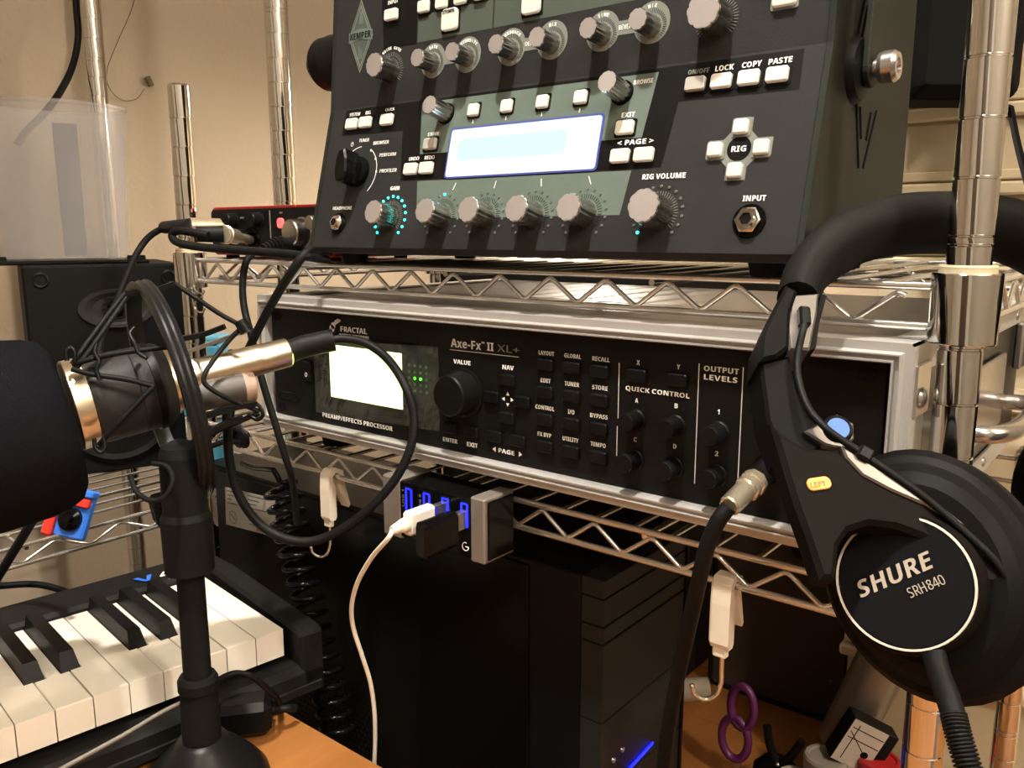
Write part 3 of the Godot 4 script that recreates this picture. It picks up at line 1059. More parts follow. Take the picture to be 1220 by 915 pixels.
	turned(st, [Vector2(0, 0), Vector2(0.0112, 0), Vector2(0.0106, 0.004), Vector2(0.0090, 0.005), Vector2(0, 0.005)], Transform3D(Basis(Vector3.RIGHT, PI / 2), Vector3.ZERO), 28)
	var ms := part(t, "mode_switch", st, mat("black_gloss"), "", lo(43.6, 61.0, 0.2))
	st = S()
	slab(st, [Vector2(-0.0045, -0.011), Vector2(-0.001, -0.0122), Vector2(0.004, -0.0115), Vector2(0.0062, -0.006), Vector2(0.0056, 0.004), Vector2(0.0030, 0.0118), Vector2(-0.0030, 0.0118), Vector2(-0.0058, 0.004), Vector2(-0.0062, -0.006)], 0.0135, Transform3D(), 0.0012)
	part(ms, "pointer", st, mat("black_gloss"), "", lo(43.6, 61.0, 4.8).rotated_local(Vector3.BACK, 0.10))
	jack_socket(t, lo(30.0, 22.8, 0.1), 0.0064)
	jack_socket(t, lo(349.6, 21.8, 0.1), 0.0072)
	# carrying handle with its pivots, and the vents and screws of the right side
	for s in [0, 1]:
		var x := AX if s == 0 else AX + AW
		var d := -1.0 if s == 0 else 1.0
		var pv := Vector3(x, 1.232, -0.030) if s == 0 else Vector3(x, 1.183, -0.042)
		st = S()
		var tr := frame_to(pv, pv + Vector3(d, 0, 0))
		turned(st, [Vector2(0, 0), Vector2(0.0205, 0), Vector2(0.0212, 0.018), Vector2(0.0200, 0.020), Vector2(0.0205, 0.029), Vector2(0.0190, 0.032), Vector2(0, 0.032)] if s == 0 else [Vector2(0, 0), Vector2(0.0175, 0), Vector2(0.015, 0.004), Vector2(0.007, 0.0065), Vector2(0, 0.0065)], tr, 30)
		var o := part(t, "handle_pivot", st, mat("black_satin"))
		st = S()
		if s == 0:
			turned(st, [Vector2(0.0, 0.032), Vector2(0.0110, 0.032), Vector2(0.0110, 0.042), Vector2(0.0100, 0.044), Vector2(0, 0.044)], tr, 24)
		else:
			turned(st, [Vector2(0.0, 0.0095), Vector2(0.0045, 0.0095), Vector2(0.0045, 0.0125), Vector2(0.0075, 0.0125), Vector2(0.0080, 0.0145), Vector2(0.0080, 0.0195), Vector2(0.0066, 0.0215), Vector2(0.0040, 0.0215), Vector2(0.0036, 0.0195), Vector2(0, 0.0195)], tr, 24)
		part(o, "pivot_bolt", st, mat("black_satin") if s == 0 else mat("steel"))
		if s == 1:
			st = S()
			var ho := Transform3D(Basis(Vector3(0, 0, -1), Vector3.UP, Vector3.RIGHT), Vector3(x + 0.0066, pv.y, pv.z))
			var out := []
			for k in 13:
				var a := PI + PI * k / 12
				out.append(Vector2(cos(a), sin(a)) * 0.0095)
			out.append_array([Vector2(0.012, 0.05), Vector2(0.046, 0.165), Vector2(0.030, 0.165), Vector2(-0.0065, 0.05)])
			slab(st, out, 0.0028, ho, 0.0005)
			part(t, "handle_arm", st, mat("amp_cheek"))
	st = S()
	rod(st, Vector3(AX + 0.03, 1.345, -0.079), Vector3(AX + AW + 0.008, 1.345, -0.079), 0.012, -1.0, 16)
	part(t, "handle_grip", st, mat("rubber"))
	st = S()
	rod(st, Vector3(AX + 0.040, 1.345, -0.079), Vector3(AX + 0.040, 1.290, -0.079), 0.009, -1.0, 16)
	part(t, "handle_post", st, mat("amp_cheek"))
	var sx := AX + AW + 0.0006
	for q in [[1.168, -0.0470, 1.1345, -0.0580], [1.166, -0.0535, 1.150, -0.0590], [1.165, -0.0730, 1.150, -0.0680], [1.167, -0.0830, 1.1350, -0.0660], [1.226, -0.052, 1.200, -0.0415], [1.217, -0.055, 1.201, -0.049]]:
		st = S()
		rod(st, Vector3(sx - 0.0008, q[0], q[1]), Vector3(sx - 0.0008, q[2], q[3]), 0.0011, -1.0, 6)
		part(t, "vent_slot", st, mat("void"))
	for q in [[1.0995, -0.006], [1.0985, -0.135], [1.272, -0.135]]:
		st = S()
		lathe(st, [Vector2(0.0052, 0.0), Vector2(0.0048, 0.0018), Vector2(0.003, 0.003), Vector2(0, 0.0034)], frame_to(Vector3(sx, q[0], q[1]), Vector3(sx + 1, q[0], q[1])), 18)
		var o := part(t, "screw", st, mat("steel"))
		st = S()
		turned(st, [Vector2(0.0016, 0.0030), Vector2(0.0016, 0.00345), Vector2(0, 0.00345)], frame_to(Vector3(sx, q[0], q[1]), Vector3(sx + 1, q[0], q[1])), 6)
		part(o, "screw_recess", st, mat("void"))


# ---------------------------------------------------------------- rack case and processor
func build_case() -> void:
	var x0 := 0.1274
	var x1 := 0.6330
	var y0 := 0.9414
	var y1 := 1.0485
	var zf := 0.0206
	var zb := -0.31
	var t := thing("rack_case", "black flight case with aluminium edges around the effects processor", "case", Vector3((x0 + x1) / 2, LOW, -0.14))
	var al := mat("aluminium")
	var lam := mat("case_laminate")
	# walls of the case
	var st := S()
	box(st, Vector3((x0 + x1) / 2, y1 - 0.0045, (zf + zb) / 2 - 0.008), Vector3(x1 - x0 - 0.016, 0.007, zf - zb - 0.018))
	part(t, "top_wall", st, lam)
	st = S()
	box(st, Vector3((x0 + x1) / 2, y0 + 0.0045, (zf + zb) / 2 - 0.008), Vector3(x1 - x0 - 0.016, 0.007, zf - zb - 0.018))
	part(t, "bottom_wall", st, lam)
	for s in [x0 + 0.0045, x1 - 0.0045]:
		st = S()
		box(st, Vector3(s, (y0 + y1) / 2, (zf + zb) / 2 - 0.008), Vector3(0.007, y1 - y0 - 0.004, zf - zb - 0.018))
		part(t, "side_wall", st, lam)
	st = S()
	box(st, Vector3((x0 + x1) / 2, (y0 + y1) / 2, zb + 0.002), Vector3(x1 - x0 - 0.004, y1 - y0 - 0.004, 0.004))
	part(t, "back_wall", st, lam)
	# front frame: four mitred extrusions with ribs
	var w := 0.0088
	var ribs := [[0.0, 0.0], [0.0, 0.35], [0.0035, 0.45], [0.0035, 0.52], [0.0012, 0.58], [0.0012, 0.74], [0.0032, 0.80], [0.0032, 0.90], [0.0006, 1.0]]
	var sides := [[Vector2(x0, y1), Vector2(x1, y1), Vector2(0, -1)], [Vector2(x1, y0), Vector2(x0, y0), Vector2(0, 1)], [Vector2(x0, y0), Vector2(x0, y1), Vector2(1, 0)], [Vector2(x1, y1), Vector2(x1, y0), Vector2(-1, 0)]]
	for s in sides:
		st = S()
		var along: Vector2 = (s[1] - s[0]).normalized()
		var rowa := []
		var rowb := []
		for r in ribs:
			var q: float = r[1] * w
			var a2: Vector2 = s[0] + s[2] * q + along * q
			var b2: Vector2 = s[1] + s[2] * q - along * q
			var z: float = zf - 0.0036 + r[0]
			rowa.append(Vector3(a2.x, a2.y, z))
			rowb.append(Vector3(b2.x, b2.y, z))
		for k in ribs.size() - 1:
			quad(st, rowa[k], rowa[k + 1], rowb[k + 1], rowb[k])
		# outer flange, inner lip
		var o: Vector2 = s[2] * -0.0012
		var a0 := Vector3(s[0].x + o.x, s[0].y + o.y, zf - 0.0036)
		var b0 := Vector3(s[1].x + o.x, s[1].y + o.y, zf - 0.0036)
		quad(st, a0, rowa[0], rowb[0], b0)
		quad(st, a0 - Vector3(0, 0, 0.026), a0, b0, b0 - Vector3(0, 0, 0.026))
		quad(st, rowa[-1], rowa[-1] - Vector3(0, 0, 0.014), rowb[-1] - Vector3(0, 0, 0.014), rowb[-1])
		part(t, "front_extrusion", st, al)
	# edge angles along the long edges, riveted
	for yy in [y0, y1]:
		for xx in [x0, x1]:
			st = S()
			var dy := -1.0 if yy == y1 else 1.0
			var dx := 1.0 if xx == x0 else -1.0
			box(st, Vector3(xx - dx * 0.0003, yy + dy * 0.007, -0.15), Vector3(0.0014, 0.014, 0.29))
			box(st, Vector3(xx + dx * 0.007, yy - dy * 0.0003, -0.15), Vector3(0.014, 0.0014, 0.29))
			var e := part(t, "edge_angle", st, al)
			for k in 4:
				st = S()
				lathe(st, [Vector2(0.0036, 0), Vector2(0.003, 0.0012), Vector2(0, 0.002)], frame_to(Vector3(xx - dx * 0.001, yy + dy * 0.008, -0.03 - 0.08 * k), Vector3(xx - dx, yy + dy * 0.008, -0.03 - 0.08 * k)), 12)
				part(e, "rivet", st, mat("steel"))
	# ball corner and latch on the right side, carrying handle
	for yy in [y0 + 0.012, y1 - 0.022]:
		st = S()
		box(st, Vector3(x1 + 0.0012, yy, 0.000), Vector3(0.0022, 0.026, 0.026), 0.0008)
		var cp := part(t, "corner_plate", st, mat("steel"))
		st = S()
		lathe(st, [Vector2(0.0055, 0), Vector2(0.0045, 0.002), Vector2(0, 0.0034)], frame_to(Vector3(x1 + 0.002, yy - 0.004, 0.002), Vector3(x1 + 1, yy - 0.004, 0.002)), 16)
		part(cp, "rivet", st, mat("steel"))
	st = S()
	box(st, Vector3(x1 + 0.0015, 0.994, -0.165), Vector3(0.003, 0.05, 0.13), 0.001)
	var hp := part(t, "handle_plate", st, mat("steel"))
	st = S()
	tube(st, curve([Vector3(x1 + 0.003, 0.985, -0.105), Vector3(x1 + 0.018, 0.986, -0.108), Vector3(x1 + 0.026, 0.987, -0.125), Vector3(x1 + 0.027, 0.987, -0.165), Vector3(x1 + 0.026, 0.987, -0.205), Vector3(x1 + 0.018, 0.986, -0.222), Vector3(x1 + 0.003, 0.985, -0.225)], 5), 0.0055, 12)
	part(hp, "handle_grip", st, mat("steel"))
	st = S()
	box(st, Vector3(x1 + 0.003, 1.018, -0.285), Vector3(0.006, 0.034, 0.02), 0.0015)
	part(t, "latch", st, mat("steel"))
	for x in [x0 + 0.05, x1 - 0.05]:
		for z in [-0.02, -0.27]:
			st = S()
			turned(st, [Vector2(0, LOW), Vector2(0.012, LOW), Vector2(0.014, y0 + 0.001), Vector2(0, y0 + 0.001)], Transform3D(Basis(), Vector3(x, 0, z)), 18)
			part(t, "rubber_foot", st, mat("black_matt"))
	# grime and a strip of tape left on the lid, rack rails inside
	for x in [0.1392 - 0.0015, 0.6218 + 0.0006]:
		st = S()
		box(st, Vector3(x, (y0 + y1) / 2, 0.004), Vector3(0.0025, 0.086, 0.012))
		part(t, "rack_rail", st, mat("black_satin"))


func ax(u: float, v: float, h := 0.0) -> Transform3D:      # front of the processor, millimetres
	return Transform3D(Basis(), Vector3(0.1392 + u * 0.001, 0.9507 + v * 0.001, 0.0126 + h * 0.001))


func turned_knob(r: float, h: float) -> Mesh:
	var key := "turned%.4f%.4f" % [r, h]
	if not shared.has(key):
		var st := S()
		turned(st, [Vector2(0, 0), Vector2(r * 1.12, 0), Vector2(r * 1.12, 0.001), Vector2(r, 0.0016), Vector2(r * 0.93, h * 0.93), Vector2(r * 0.86, h), Vector2(0, h)], Transform3D(Basis(Vector3.RIGHT, PI / 2), Vector3.ZERO), 36)
		shared[key] = baked(st)
	return shared[key]


func build_processor() -> void:
	var t := thing("effects_processor", "black rack effects processor with a bright green-white screen inside the flight case", "processor", Vector3(0.3805, 0.9505, -0.1))
	var st := S()
	slab(st, round_rect(0.4826, 0.0881, 0.002, 2), 0.004, ax(241.3, 44.05, -4.0), 0.0004)
	var panel := part(t, "front_panel", st, mat("panel_black"))
	st = S()
	box(st, Vector3(0.3805, 0.9948, -0.128), Vector3(0.432, 0.084, 0.27))
	part(t, "chassis", st, mat("black_satin"))
	for u in [8.7, 473.9]:
		for v in [6.0, 82.1]:
			st = S()
			slab(st, round_rect(0.010, 0.0065, 0.0032, 6), 0.0003)
			part(panel, "rack_slot", st, mat("void"), "", ax(u, v))
	var wh := mat("print_white")
	var dim := mat("print_label", Color(0.78, 0.78, 0.76), 0.6)
	# screen window, lit screen
	st = S()
	slab(st, round_rect(0.1135, 0.0605, 0.0015), 0.0003)
	part(t, "screen_window", st, mat("black_gloss"), "", ax(116.5, 42.0))
	st = S()
	slab(st, round_rect(0.0803, 0.0412, 0.0004), 0.0003)
	part(t, "screen", st, mat("rack_screen"), "", ax(113.6, 43.3, 0.3))
	var al := AreaLight3D.new()
	al.name = "screen_light"
	t.add_child(al)
	al.transform = t.global_transform.affine_inverse() * ax(113.6, 43.3, 2.0) * Transform3D(Basis(Vector3.UP, PI), Vector3.ZERO)
	al.area_size = Vector2(0.080, 0.041)
	al.light_color = Color(0.80, 1.0, 0.35)
	al.light_energy = 0.003
	al.shadow_enabled = true
	st = S()
	slab(st, disc(0.00115, 10), 0.0006)
	var led := baked(st)
	for r in 5:
		for c in 4:
			put(t, "status_led", led, mat("green_led") if r == 2 and (c == 1 or c == 2) else mat("green_led_off"), ax(161.0 + c * 5.7, 56.2 - r * 4.5))
	# loose protective film over the window
	st = S()
	var n := FastNoiseLite.new()
	n.seed = 6
	n.frequency = 0.055
	var g := []
	for j in 13:
		var rw := []
		for i in 27:
			var u := 55.0 + 136.5 * i / 26
			var v := lerpf(8.0 + 0.03 * (u - 55.0), 66.0 + 0.045 * (u - 55.0), j / 12.0)
			rw.append((ax(u, v, 1.4 + 0.9 * n.get_noise_2d(u, v * 1.4) + (1.2 * absf(n.get_noise_2d(u * 3.0, v * 3.0)) if u > 178 else 0.0))).origin)
		g.append(rw)
	for j in 12:
		for i in 26:
			quad(st, g[j][i], g[j][i + 1], g[j + 1][i + 1], g[j + 1][i])
	part(t, "protective_film", st, mat("clear_film"), "crumpled clear plastic film over the screen window")
	# maker's sign: three leaning blobs
	st = S()
	for b in [[70.8, 72.2, 2.0], [73.6, 73.6, 1.6], [77.2, 76.6, 3.0], [78.6, 78.8, 2.6], [81.8, 81.6, 1.7], [84.2, 82.8, 1.7], [86.4, 83.2, 1.1]]:
		slab(st, disc(b[2] * 0.001, 14, Vector2(b[0], b[1]) * 0.001), 0.0002)
	part(t, "emblem", st, dim, "", ax(0, 0))
	lettering(t, "FRACTAL", ax(102.2, 77.0, 0.1), 0.0298, 0.0040, dim, true)
	lettering(t, "AUDIO SYSTEMS", ax(102.2, 72.4, 0.1), 0.034, 0.0021, dim, true)
	lettering(t, "PREAMP/EFFECTS PROCESSOR", ax(101.8, 6.6, 0.1), 0.0805, 0.0034, wh)
	lettering(t, "Axe-Fx", ax(215.5, 75.6, 0.1), 0.0270, 0.0056, dim)
	lettering(t, "TM", ax(230.6, 77.9, 0.1), 0.0026, 0.0011, dim)
	lettering(t, "II", ax(236.9, 75.7, 0.1), 0.0056, 0.0054, dim)
	lettering(t, "XL+", ax(252.0, 75.5, 0.1), 0.0180, 0.0046, mat("print_dim"), false)
	# power rocker
	st = S()
	box(st, ax(46.4, 40.0, 0.6).origin, Vector3(0.0115, 0.0195, 0.0014), 0.0004)
	var pw := part(t, "power_switch", st, mat("black_gloss"))
	st = S()
	box(st, ax(46.4, 40.0, 1.6).origin, Vector3(0.0088, 0.0165, 0.002), 0.0006, Basis(Vector3.RIGHT, 0.12))
	part(pw, "rocker", st, mat("black_satin"))
	lettering(t, "O", ax(46.3, 37.6, 2.9), 0.0028, 0.0034, wh, false)
	lettering(t, "I", ax(46.3, 44.6, 1.9), 0.0006, 0.0030, wh, false)
	st = S()
	tube(st, [ax(8, 12.5, 0.4).origin, ax(30, 12.5, 0.4).origin, ax(34, 16, 0.4).origin, ax(30, 19.5, 0.4).origin, ax(8, 19.5, 0.4).origin, ax(4, 16, 0.4).origin], 0.0006, 6, true)
	part(t, "port_rim", st, mat("black_gloss"))
	st = S()
	slab(st, disc(0.0016, 14), 0.0004)
	part(t, "panel_screw", st, mat("black_satin"), "", ax(149.3, 78.4))
	# value wheel
	put(t, "value_wheel", turned_knob(0.0150, 0.0165), mat("black_satin"), ax(213.5, 42.4))
	# keys
	for b in [[252.0, 55.3], [238.6, 42.6], [264.5, 42.5], [251.5, 30.2], [200.4, 16.2], [220.6, 16.3], [241.1, 16.3], [260.9, 16.4], [348.0, 68.5], [373.6, 68.6]]:
		key_button(t, b[0], b[1])
	for c in 3:
		for r in 4:
			key_button(t, 282.4 + c * 20.1, 68.3 - r * 17.45)
	for l in [["VALUE", 211.8, 63.1, 15.4, 2.9], ["NAV", 251.9, 63.4, 9.4, 2.9], ["EXIT", 220.4, 7.0, 9.6, 2.9], ["PAGE", 250.4, 7.1, 13.4, 2.9], ["EDIT", 282.1, 58.2, 7.6, 2.6], ["TUNER", 302.0, 58.2, 10.8, 2.6], ["STORE", 322.3, 58.3, 10.8, 2.6], ["CONTROL", 281.6, 40.8, 14.6, 2.6], ["I/O", 301.7, 40.8, 4.8, 2.7], ["BYPASS", 321.9, 40.9, 12.4, 2.6], ["FX BYP", 281.4, 23.4, 10.6, 2.6], ["UTILITY", 301.5, 23.4, 11.8, 2.6], ["TEMPO", 321.7, 23.3, 10.8, 2.6],
			["QUICK CONTROL", 360.4, 60.0, 40.8, 3.2], ["A", 347.5, 53.7, 1.9, 2.6], ["B", 372.9, 53.8, 1.9, 2.6], ["LEVELS", 398.6, 72.1, 19.2, 2.9], ["1", 398.3, 53.8, 1.3, 2.7], ["INST", 427.6, 39.0, 11.0, 3.1]]:
		lettering(t, l[0], ax(l[1], l[2], 0.1), l[3] * 0.001, l[4] * 0.001, wh)
	for l in [["ENTER", 200.0, 7.0, 13.6, 2.9], ["LAYOUT", 282.5, 75.5, 11.8, 2.6], ["GLOBAL", 302.3, 75.5, 12.2, 2.6], ["RECALL", 322.6, 75.5, 12.0, 2.6], ["X", 347.9, 75.9, 2.0, 2.7], ["Y", 373.5, 76.0, 2.0, 2.7], ["C", 347.3, 30.5, 1.9, 2.6], ["D", 372.9, 30.5, 1.9, 2.6], ["2", 398.3, 30.5, 1.9, 2.7], ["OUTPUT", 398.8, 76.8, 20.0, 2.9], ["PHONES", 428.0, 76.2, 17.0, 2.9]]:
		lettering(t, l[0], ax(l[1], l[2], 0.1), l[3] * 0.001, l[4] * 0.001, dim)
	st = S()
	for q in [[335.2, 74.5, 41.4], [334.8, 36.6, 18.5], [385.8, 79.0, 11.2], [411.1, 79.4, 14.0]]:
		st = S()
		slab(st, [Vector2(q[0] - 0.25, q[2]) * 0.001, Vector2(q[0] + 0.25, q[2]) * 0.001, Vector2(q[0] + 0.25, q[1]) * 0.001, Vector2(q[0] - 0.25, q[1]) * 0.001], 0.0001)
		part(t, "printed_line", st, dim, "", ax(0, 0))
	st = S()
	slab(st, [Vector2(200.7, 70.6) * 0.001, Vector2(260.6, 70.8) * 0.001, Vector2(260.6, 71.2) * 0.001, Vector2(200.7, 71.0) * 0.001], 0.0001)
	part(t, "printed_line", st, dim, "", ax(0, 0))
	for a in [0.0, PI / 2, PI, -PI / 2]:
		var b := Transform2D(a, Vector2(251.5, 42.4) * 0.001)
		st = S()
		slab(st, [b * Vector2(0.0026, -0.0013), b * Vector2(0.0049, 0.0), b * Vector2(0.0026, 0.0013)], 0.0002)
		part(t, "printed_arrow", st, wh, "", ax(0, 0))
	for q in [[239.8, -1.0], [262.0, 1.0]]:
		st = S()
		slab(st, [Vector2(q[0] - q[1] * 1.2, 5.5) * 0.001, Vector2(q[0] + q[1] * 1.4, 7.2) * 0.001, Vector2(q[0] - q[1] * 1.2, 8.9) * 0.001], 0.0002)
		part(t, "printed_arrow", st, wh, "", ax(0, 0))
	for q in [[347.4, 42.2], [373.0, 42.4], [347.0, 18.4], [372.6, 18.4], [399.0, 42.3], [398.8, 18.5]]:
		put(t, "control_knob", turned_knob(0.0058, 0.0125), mat("black_satin"), ax(q[0], q[1]))
	for q in [[425.5, 59.3], [427.8, 27.6]]:
		st = S()
		turned(st, [Vector2(0, 0), Vector2(0.0080, 0), Vector2(0.0076, 0.002), Vector2(0.0045, 0.0024), Vector2(0.0032, 0.0010), Vector2(0, 0.0010)], Transform3D(Basis(Vector3.RIGHT, PI / 2), Vector3.ZERO), 26)
		part(t, "jack_socket", st, mat("black_gloss"), "", ax(q[0], q[1]))


func key_button(t: Node3D, u: float, v: float) -> void:
	if not shared.has("key_well"):
		var st := S()
		slab(st, round_rect(0.0136, 0.0086, 0.0010, 2), 0.00025)
		shared["key_well"] = baked(st)
	var o := put(t, "key_surround", shared["key_well"], mat("void"), ax(u, v))
	put(o, "key_button", button_mesh(0.0124, 0.0074, 0.0026), mat("black_satin"), ax(u, v, 0.1))


# ---------------------------------------------------------------- headphones
func build_headphones() -> void:
	var hb := Basis(Vector3(0.7799, -0.0010, -0.6259), Vector3(-0.3798, 0.7941, -0.4745), Vector3(0.4975, 0.6078, 0.6189))
	var ho := Vector3(0.6258, 0.9897, 0.0850)
	var hp := Transform3D(hb, ho)
	var t := thing("headphones", "large black closed-back headphones hanging on the right chrome post", "headphones", ho)
	var at := func(h: float) -> Transform3D: return Transform3D(hb, ho + hb.z * h)
	var rub := mat("hp_shell", Color(0.05, 0.048, 0.045), 0.5)
	var arm := mat("hp_arm", Color(0.06, 0.05, 0.04), 0.7)
	var silver := mat("hp_silver", Color(0.42, 0.405, 0.385), 0.38, 0.6)
	# padded headband
	var mid := curve([Vector3(0.5862, 1.0694, 0.0385), Vector3(0.5862, 1.0799, 0.0282), Vector3(0.5906, 1.0899, 0.0149), Vector3(0.5992, 1.0983, -0.0002), Vector3(0.6122, 1.1031, -0.0154), Vector3(0.6263, 1.1043, -0.0280), Vector3(0.6426, 1.1035, -0.0402), Vector3(0.6613, 1.0986, -0.0505), Vector3(0.6782, 1.0883, -0.0539), Vector3(0.6921, 1.0733, -0.0504), Vector3(0.7004, 1.0562, -0.0403)], 6)
	var sec := []
	for k in 16:
		var a := TAU * k / 16
		sec.append(Vector2(cos(a) * 0.0185, sin(a) * 0.0128))
	var st := S()
	for i in 1:
		var rings := []
		for j in mid.size():
			var a: Vector3 = mid[maxi(j - 1, 0)]
			var b: Vector3 = mid[mini(j + 1, mid.size() - 1)]
			var tg := (b - a).normalized()
			var out := hb.z.cross(tg).normalized()
			var grow := 0.72 + 0.28 * minf(1.0, minf(j, mid.size() - 1 - j) / 14.0)
			var ring := []
			for q in sec:
				ring.append(mid[j] + hb.z * q.x * grow + out * q.y * grow)
			rings.append(ring)
		for j in rings.size() - 1:
			for k in 16:
				st.set_smooth_group(1)
				quad(st, rings[j][k], rings[j][(k + 1) % 16], rings[j + 1][(k + 1) % 16], rings[j + 1][k])
		st.set_smooth_group(-1)
		for e in [0, rings.size() - 1]:
			for k in range(1, 15):
				tri(st, rings[e][0], rings[e][k], rings[e][k + 1])
	var pad := mat("hp_pad", Color(0.10, 0.096, 0.09), 0.62)
	part(t, "headband", st, pad)
	# left end of the band: outer shell, silver slider plate, arm
	st = S()
	slab(st, [Vector2(-0.0103, 0.1007), Vector2(-0.0178, 0.0881), Vector2(-0.0250, 0.0742), Vector2(-0.0279, 0.0607), Vector2(-0.0200, 0.0627), Vector2(-0.0142, 0.0673), Vector2(-0.0107, 0.0855), Vector2(-0.0055, 0.0971)], 0.024, at.call(-0.012), 0.0015)
	part(t, "slider_shell", st, rub)
	st = S()
	slab(st, [Vector2(-0.0078, 0.0961), Vector2(0.0046, 0.0971), Vector2(0.0021, 0.0867), Vector2(-0.0043, 0.0676), Vector2(-0.0136, 0.0672), Vector2(-0.0125, 0.0797)], 0.020, at.call(-0.010), 0.001)
	part(t, "slider_plate", st, silver)
	st = S()
	slab(st, [Vector2(0.0062, 0.0979), Vector2(0.0087, 0.0970), Vector2(0.0028, 0.0822), Vector2(-0.0008, 0.0696), Vector2(-0.0040, 0.0679)], 0.020, at.call(-0.012), 0.001)
	part(t, "slider_guard", st, rub)
	st = S()
	slab(st, [Vector2(-0.0267, 0.0620), Vector2(-0.0129, 0.0658), Vector2(-0.0124, 0.0496), Vector2(-0.0092, 0.0360), Vector2(-0.0015, 0.0267), Vector2(-0.0091, 0.0191), Vector2(-0.0176, 0.0095), Vector2(-0.0239, 0.0184), Vector2(-0.0272, 0.0345)], 0.020, at.call(-0.012), 0.0015)
	part(t, "arm", st, rub)
	st = S()
	slab(st, [Vector2(-0.0138, 0.0275), Vector2(-0.0068, 0.0313), Vector2(0.0016, 0.0356), Vector2(0.0076, 0.0313), Vector2(0.0066, 0.0244), Vector2(0.0009, 0.0199), Vector2(-0.0057, 0.0214)], 0.004, at.call(0.0075), 0.0008)
	part(t, "hinge_plate", st, silver)
	st = S()
	slab(st, disc(0.0063, 28, Vector2(0.0003, 0.0285)), 0.0042, at.call(0.0085), 0.0008)
	var hg := part(t, "hinge_ring", st, rub)
	st = S()
	slab(st, disc(0.0046, 28, Vector2(-0.0001, 0.0281)), 0.0016, at.call(0.0120), 0.0003)
	part(hg, "hinge_dot", st, mat("hp_blue", Color(0.13, 0.35, 0.70), 0.4), "blue round plastic dot")
	# fork around the ear cup
	st = S()
	slab(st, [Vector2(-0.0293, 0.0291), Vector2(-0.0234, 0.0224), Vector2(-0.0160, 0.0176), Vector2(-0.0033, 0.0165), Vector2(0.0059, 0.0078), Vector2(0.0179, 0.0014), Vector2(0.0296, -0.0055), Vector2(0.0395, -0.0157), Vector2(0.0471, -0.0289), Vector2(0.0489, -0.0365), Vector2(0.0446, -0.0384), Vector2(0.0393, -0.0359), Vector2(0.0318, -0.0276), Vector2(0.0225, -0.0197), Vector2(0.0130, -0.0157), Vector2(0.0029, -0.0144), Vector2(-0.0054, -0.0171), Vector2(-0.0103, -0.0230), Vector2(-0.0139, -0.0359), Vector2(-0.0195, -0.0359), Vector2(-0.0220, -0.0197), Vector2(-0.0252, -0.0028)], 0.012, at.call(0.006), 0.002)
	part(t, "fork", st, arm)
	st = S()
	slab(st, [Vector2(-0.0029, 0.0180), Vector2(0.0053, 0.0115), Vector2(0.0170, 0.0033), Vector2(0.0286, -0.0040), Vector2(0.0390, -0.0149), Vector2(0.0366, -0.0155), Vector2(0.0259, -0.0074), Vector2(0.0134, -0.0012), Vector2(0.0034, 0.0051), Vector2(-0.0018, 0.0126)], 0.003, at.call(0.0165), 0.0008)
	part(t, "fork_trim", st, silver)
	# ear cups, swivelled; the left one with its cap and badge
	var cb := Basis(hb.y, -0.70) * Basis(hb.x, 0.20) * hb
	var cc := Vector3(0.6549, 0.9665, 0.0954) - cb.z * 0.0111
	for k in 2:
		var c := cc - cb.z * 0.003 + cb.x * 0.004 + cb.y * 0.003 if k == 0 else Vector3(0.7086, 0.9666, -0.0637)
		var R := 0.0400
		var turn := Basis(cb.z, 0.12 if k == 0 else -0.1) * cb * Basis(Vector3.RIGHT, PI / 2)
		var xf := Transform3D(turn, c)
		var sq := Vector2(1.0, 1.22)
		st = S()
		lathe(st, [Vector2(0.0, -0.030), Vector2(R * 0.55, -0.030), Vector2(R * 0.62, -0.034), Vector2(R * 0.82, -0.037), Vector2(R * 1.00, -0.034), Vector2(R * 1.06, -0.026), Vector2(R * 1.03, -0.017), Vector2(R * 0.95, -0.014)], xf, 40, false, sq)
		part(t, "ear_pad", st, pad)
		st = S()
		turned(st, [Vector2(R * 0.95, -0.016), Vector2(R * 1.05, -0.014), Vector2(R * 1.06, -0.010), Vector2(R * 1.00, -0.006), Vector2(R * 0.93, -0.0045), Vector2(R * 0.85, -0.0005), Vector2(R * 0.74, 0.003), Vector2(0, 0.004)], xf, 40, sq)
		part(t, "ear_cup", st, rub)
		if k == 0:
			var dx := Transform3D(cb * Basis(Vector3.RIGHT, PI / 2), cc)
			st = S()
			turned(st, [Vector2(0.0285, -0.004), Vector2(0.0280, 0.006), Vector2(0.0266, 0.0105), Vector2(0, 0.0105)], dx, 44)
			var cap := part(t, "cap", st, arm)
			st = S()
			turned(st, [Vector2(0.0258, 0.0104), Vector2(0.0256, 0.0112), Vector2(0.0249, 0.0112), Vector2(0.0248, 0.0104)], dx, 52)
			part(cap, "cap_ring", st, mat("hp_white_ring", Color(0.80, 0.77, 0.72), 0.4))
			st = S()
			turned(st, [Vector2(0.0247, 0.0104), Vector2(0.0242, 0.0110), Vector2(0, 0.0111)], dx, 44)
			part(cap, "cap_disc", st, mat("hp_disc", Color(0.06, 0.062, 0.07), 0.55))
			var tx := Transform3D(Basis(cb.z, 0.24) * cb, cc + cb.z * 0.0113 + cb.x * -0.0026 + cb.y * 0.0034)
			var shear := Transform3D(Basis(Vector3(1, 0, 0), Vector3(0.22, 1, 0), Vector3(0, 0, 1)), Vector3.ZERO)
			lettering(t, "SHURE", tx * shear, 0.0300, 0.0064, mat("hp_letters", Color(0.70, 0.66, 0.60), 0.45, 0.2))
			tx.origin = cc + cb.z * 0.0113 + cb.x * 0.0078 + cb.y * -0.0026
			lettering(t, "SRH840", tx, 0.0142, 0.0038, mat("hp_letters"), false)
	st = S()
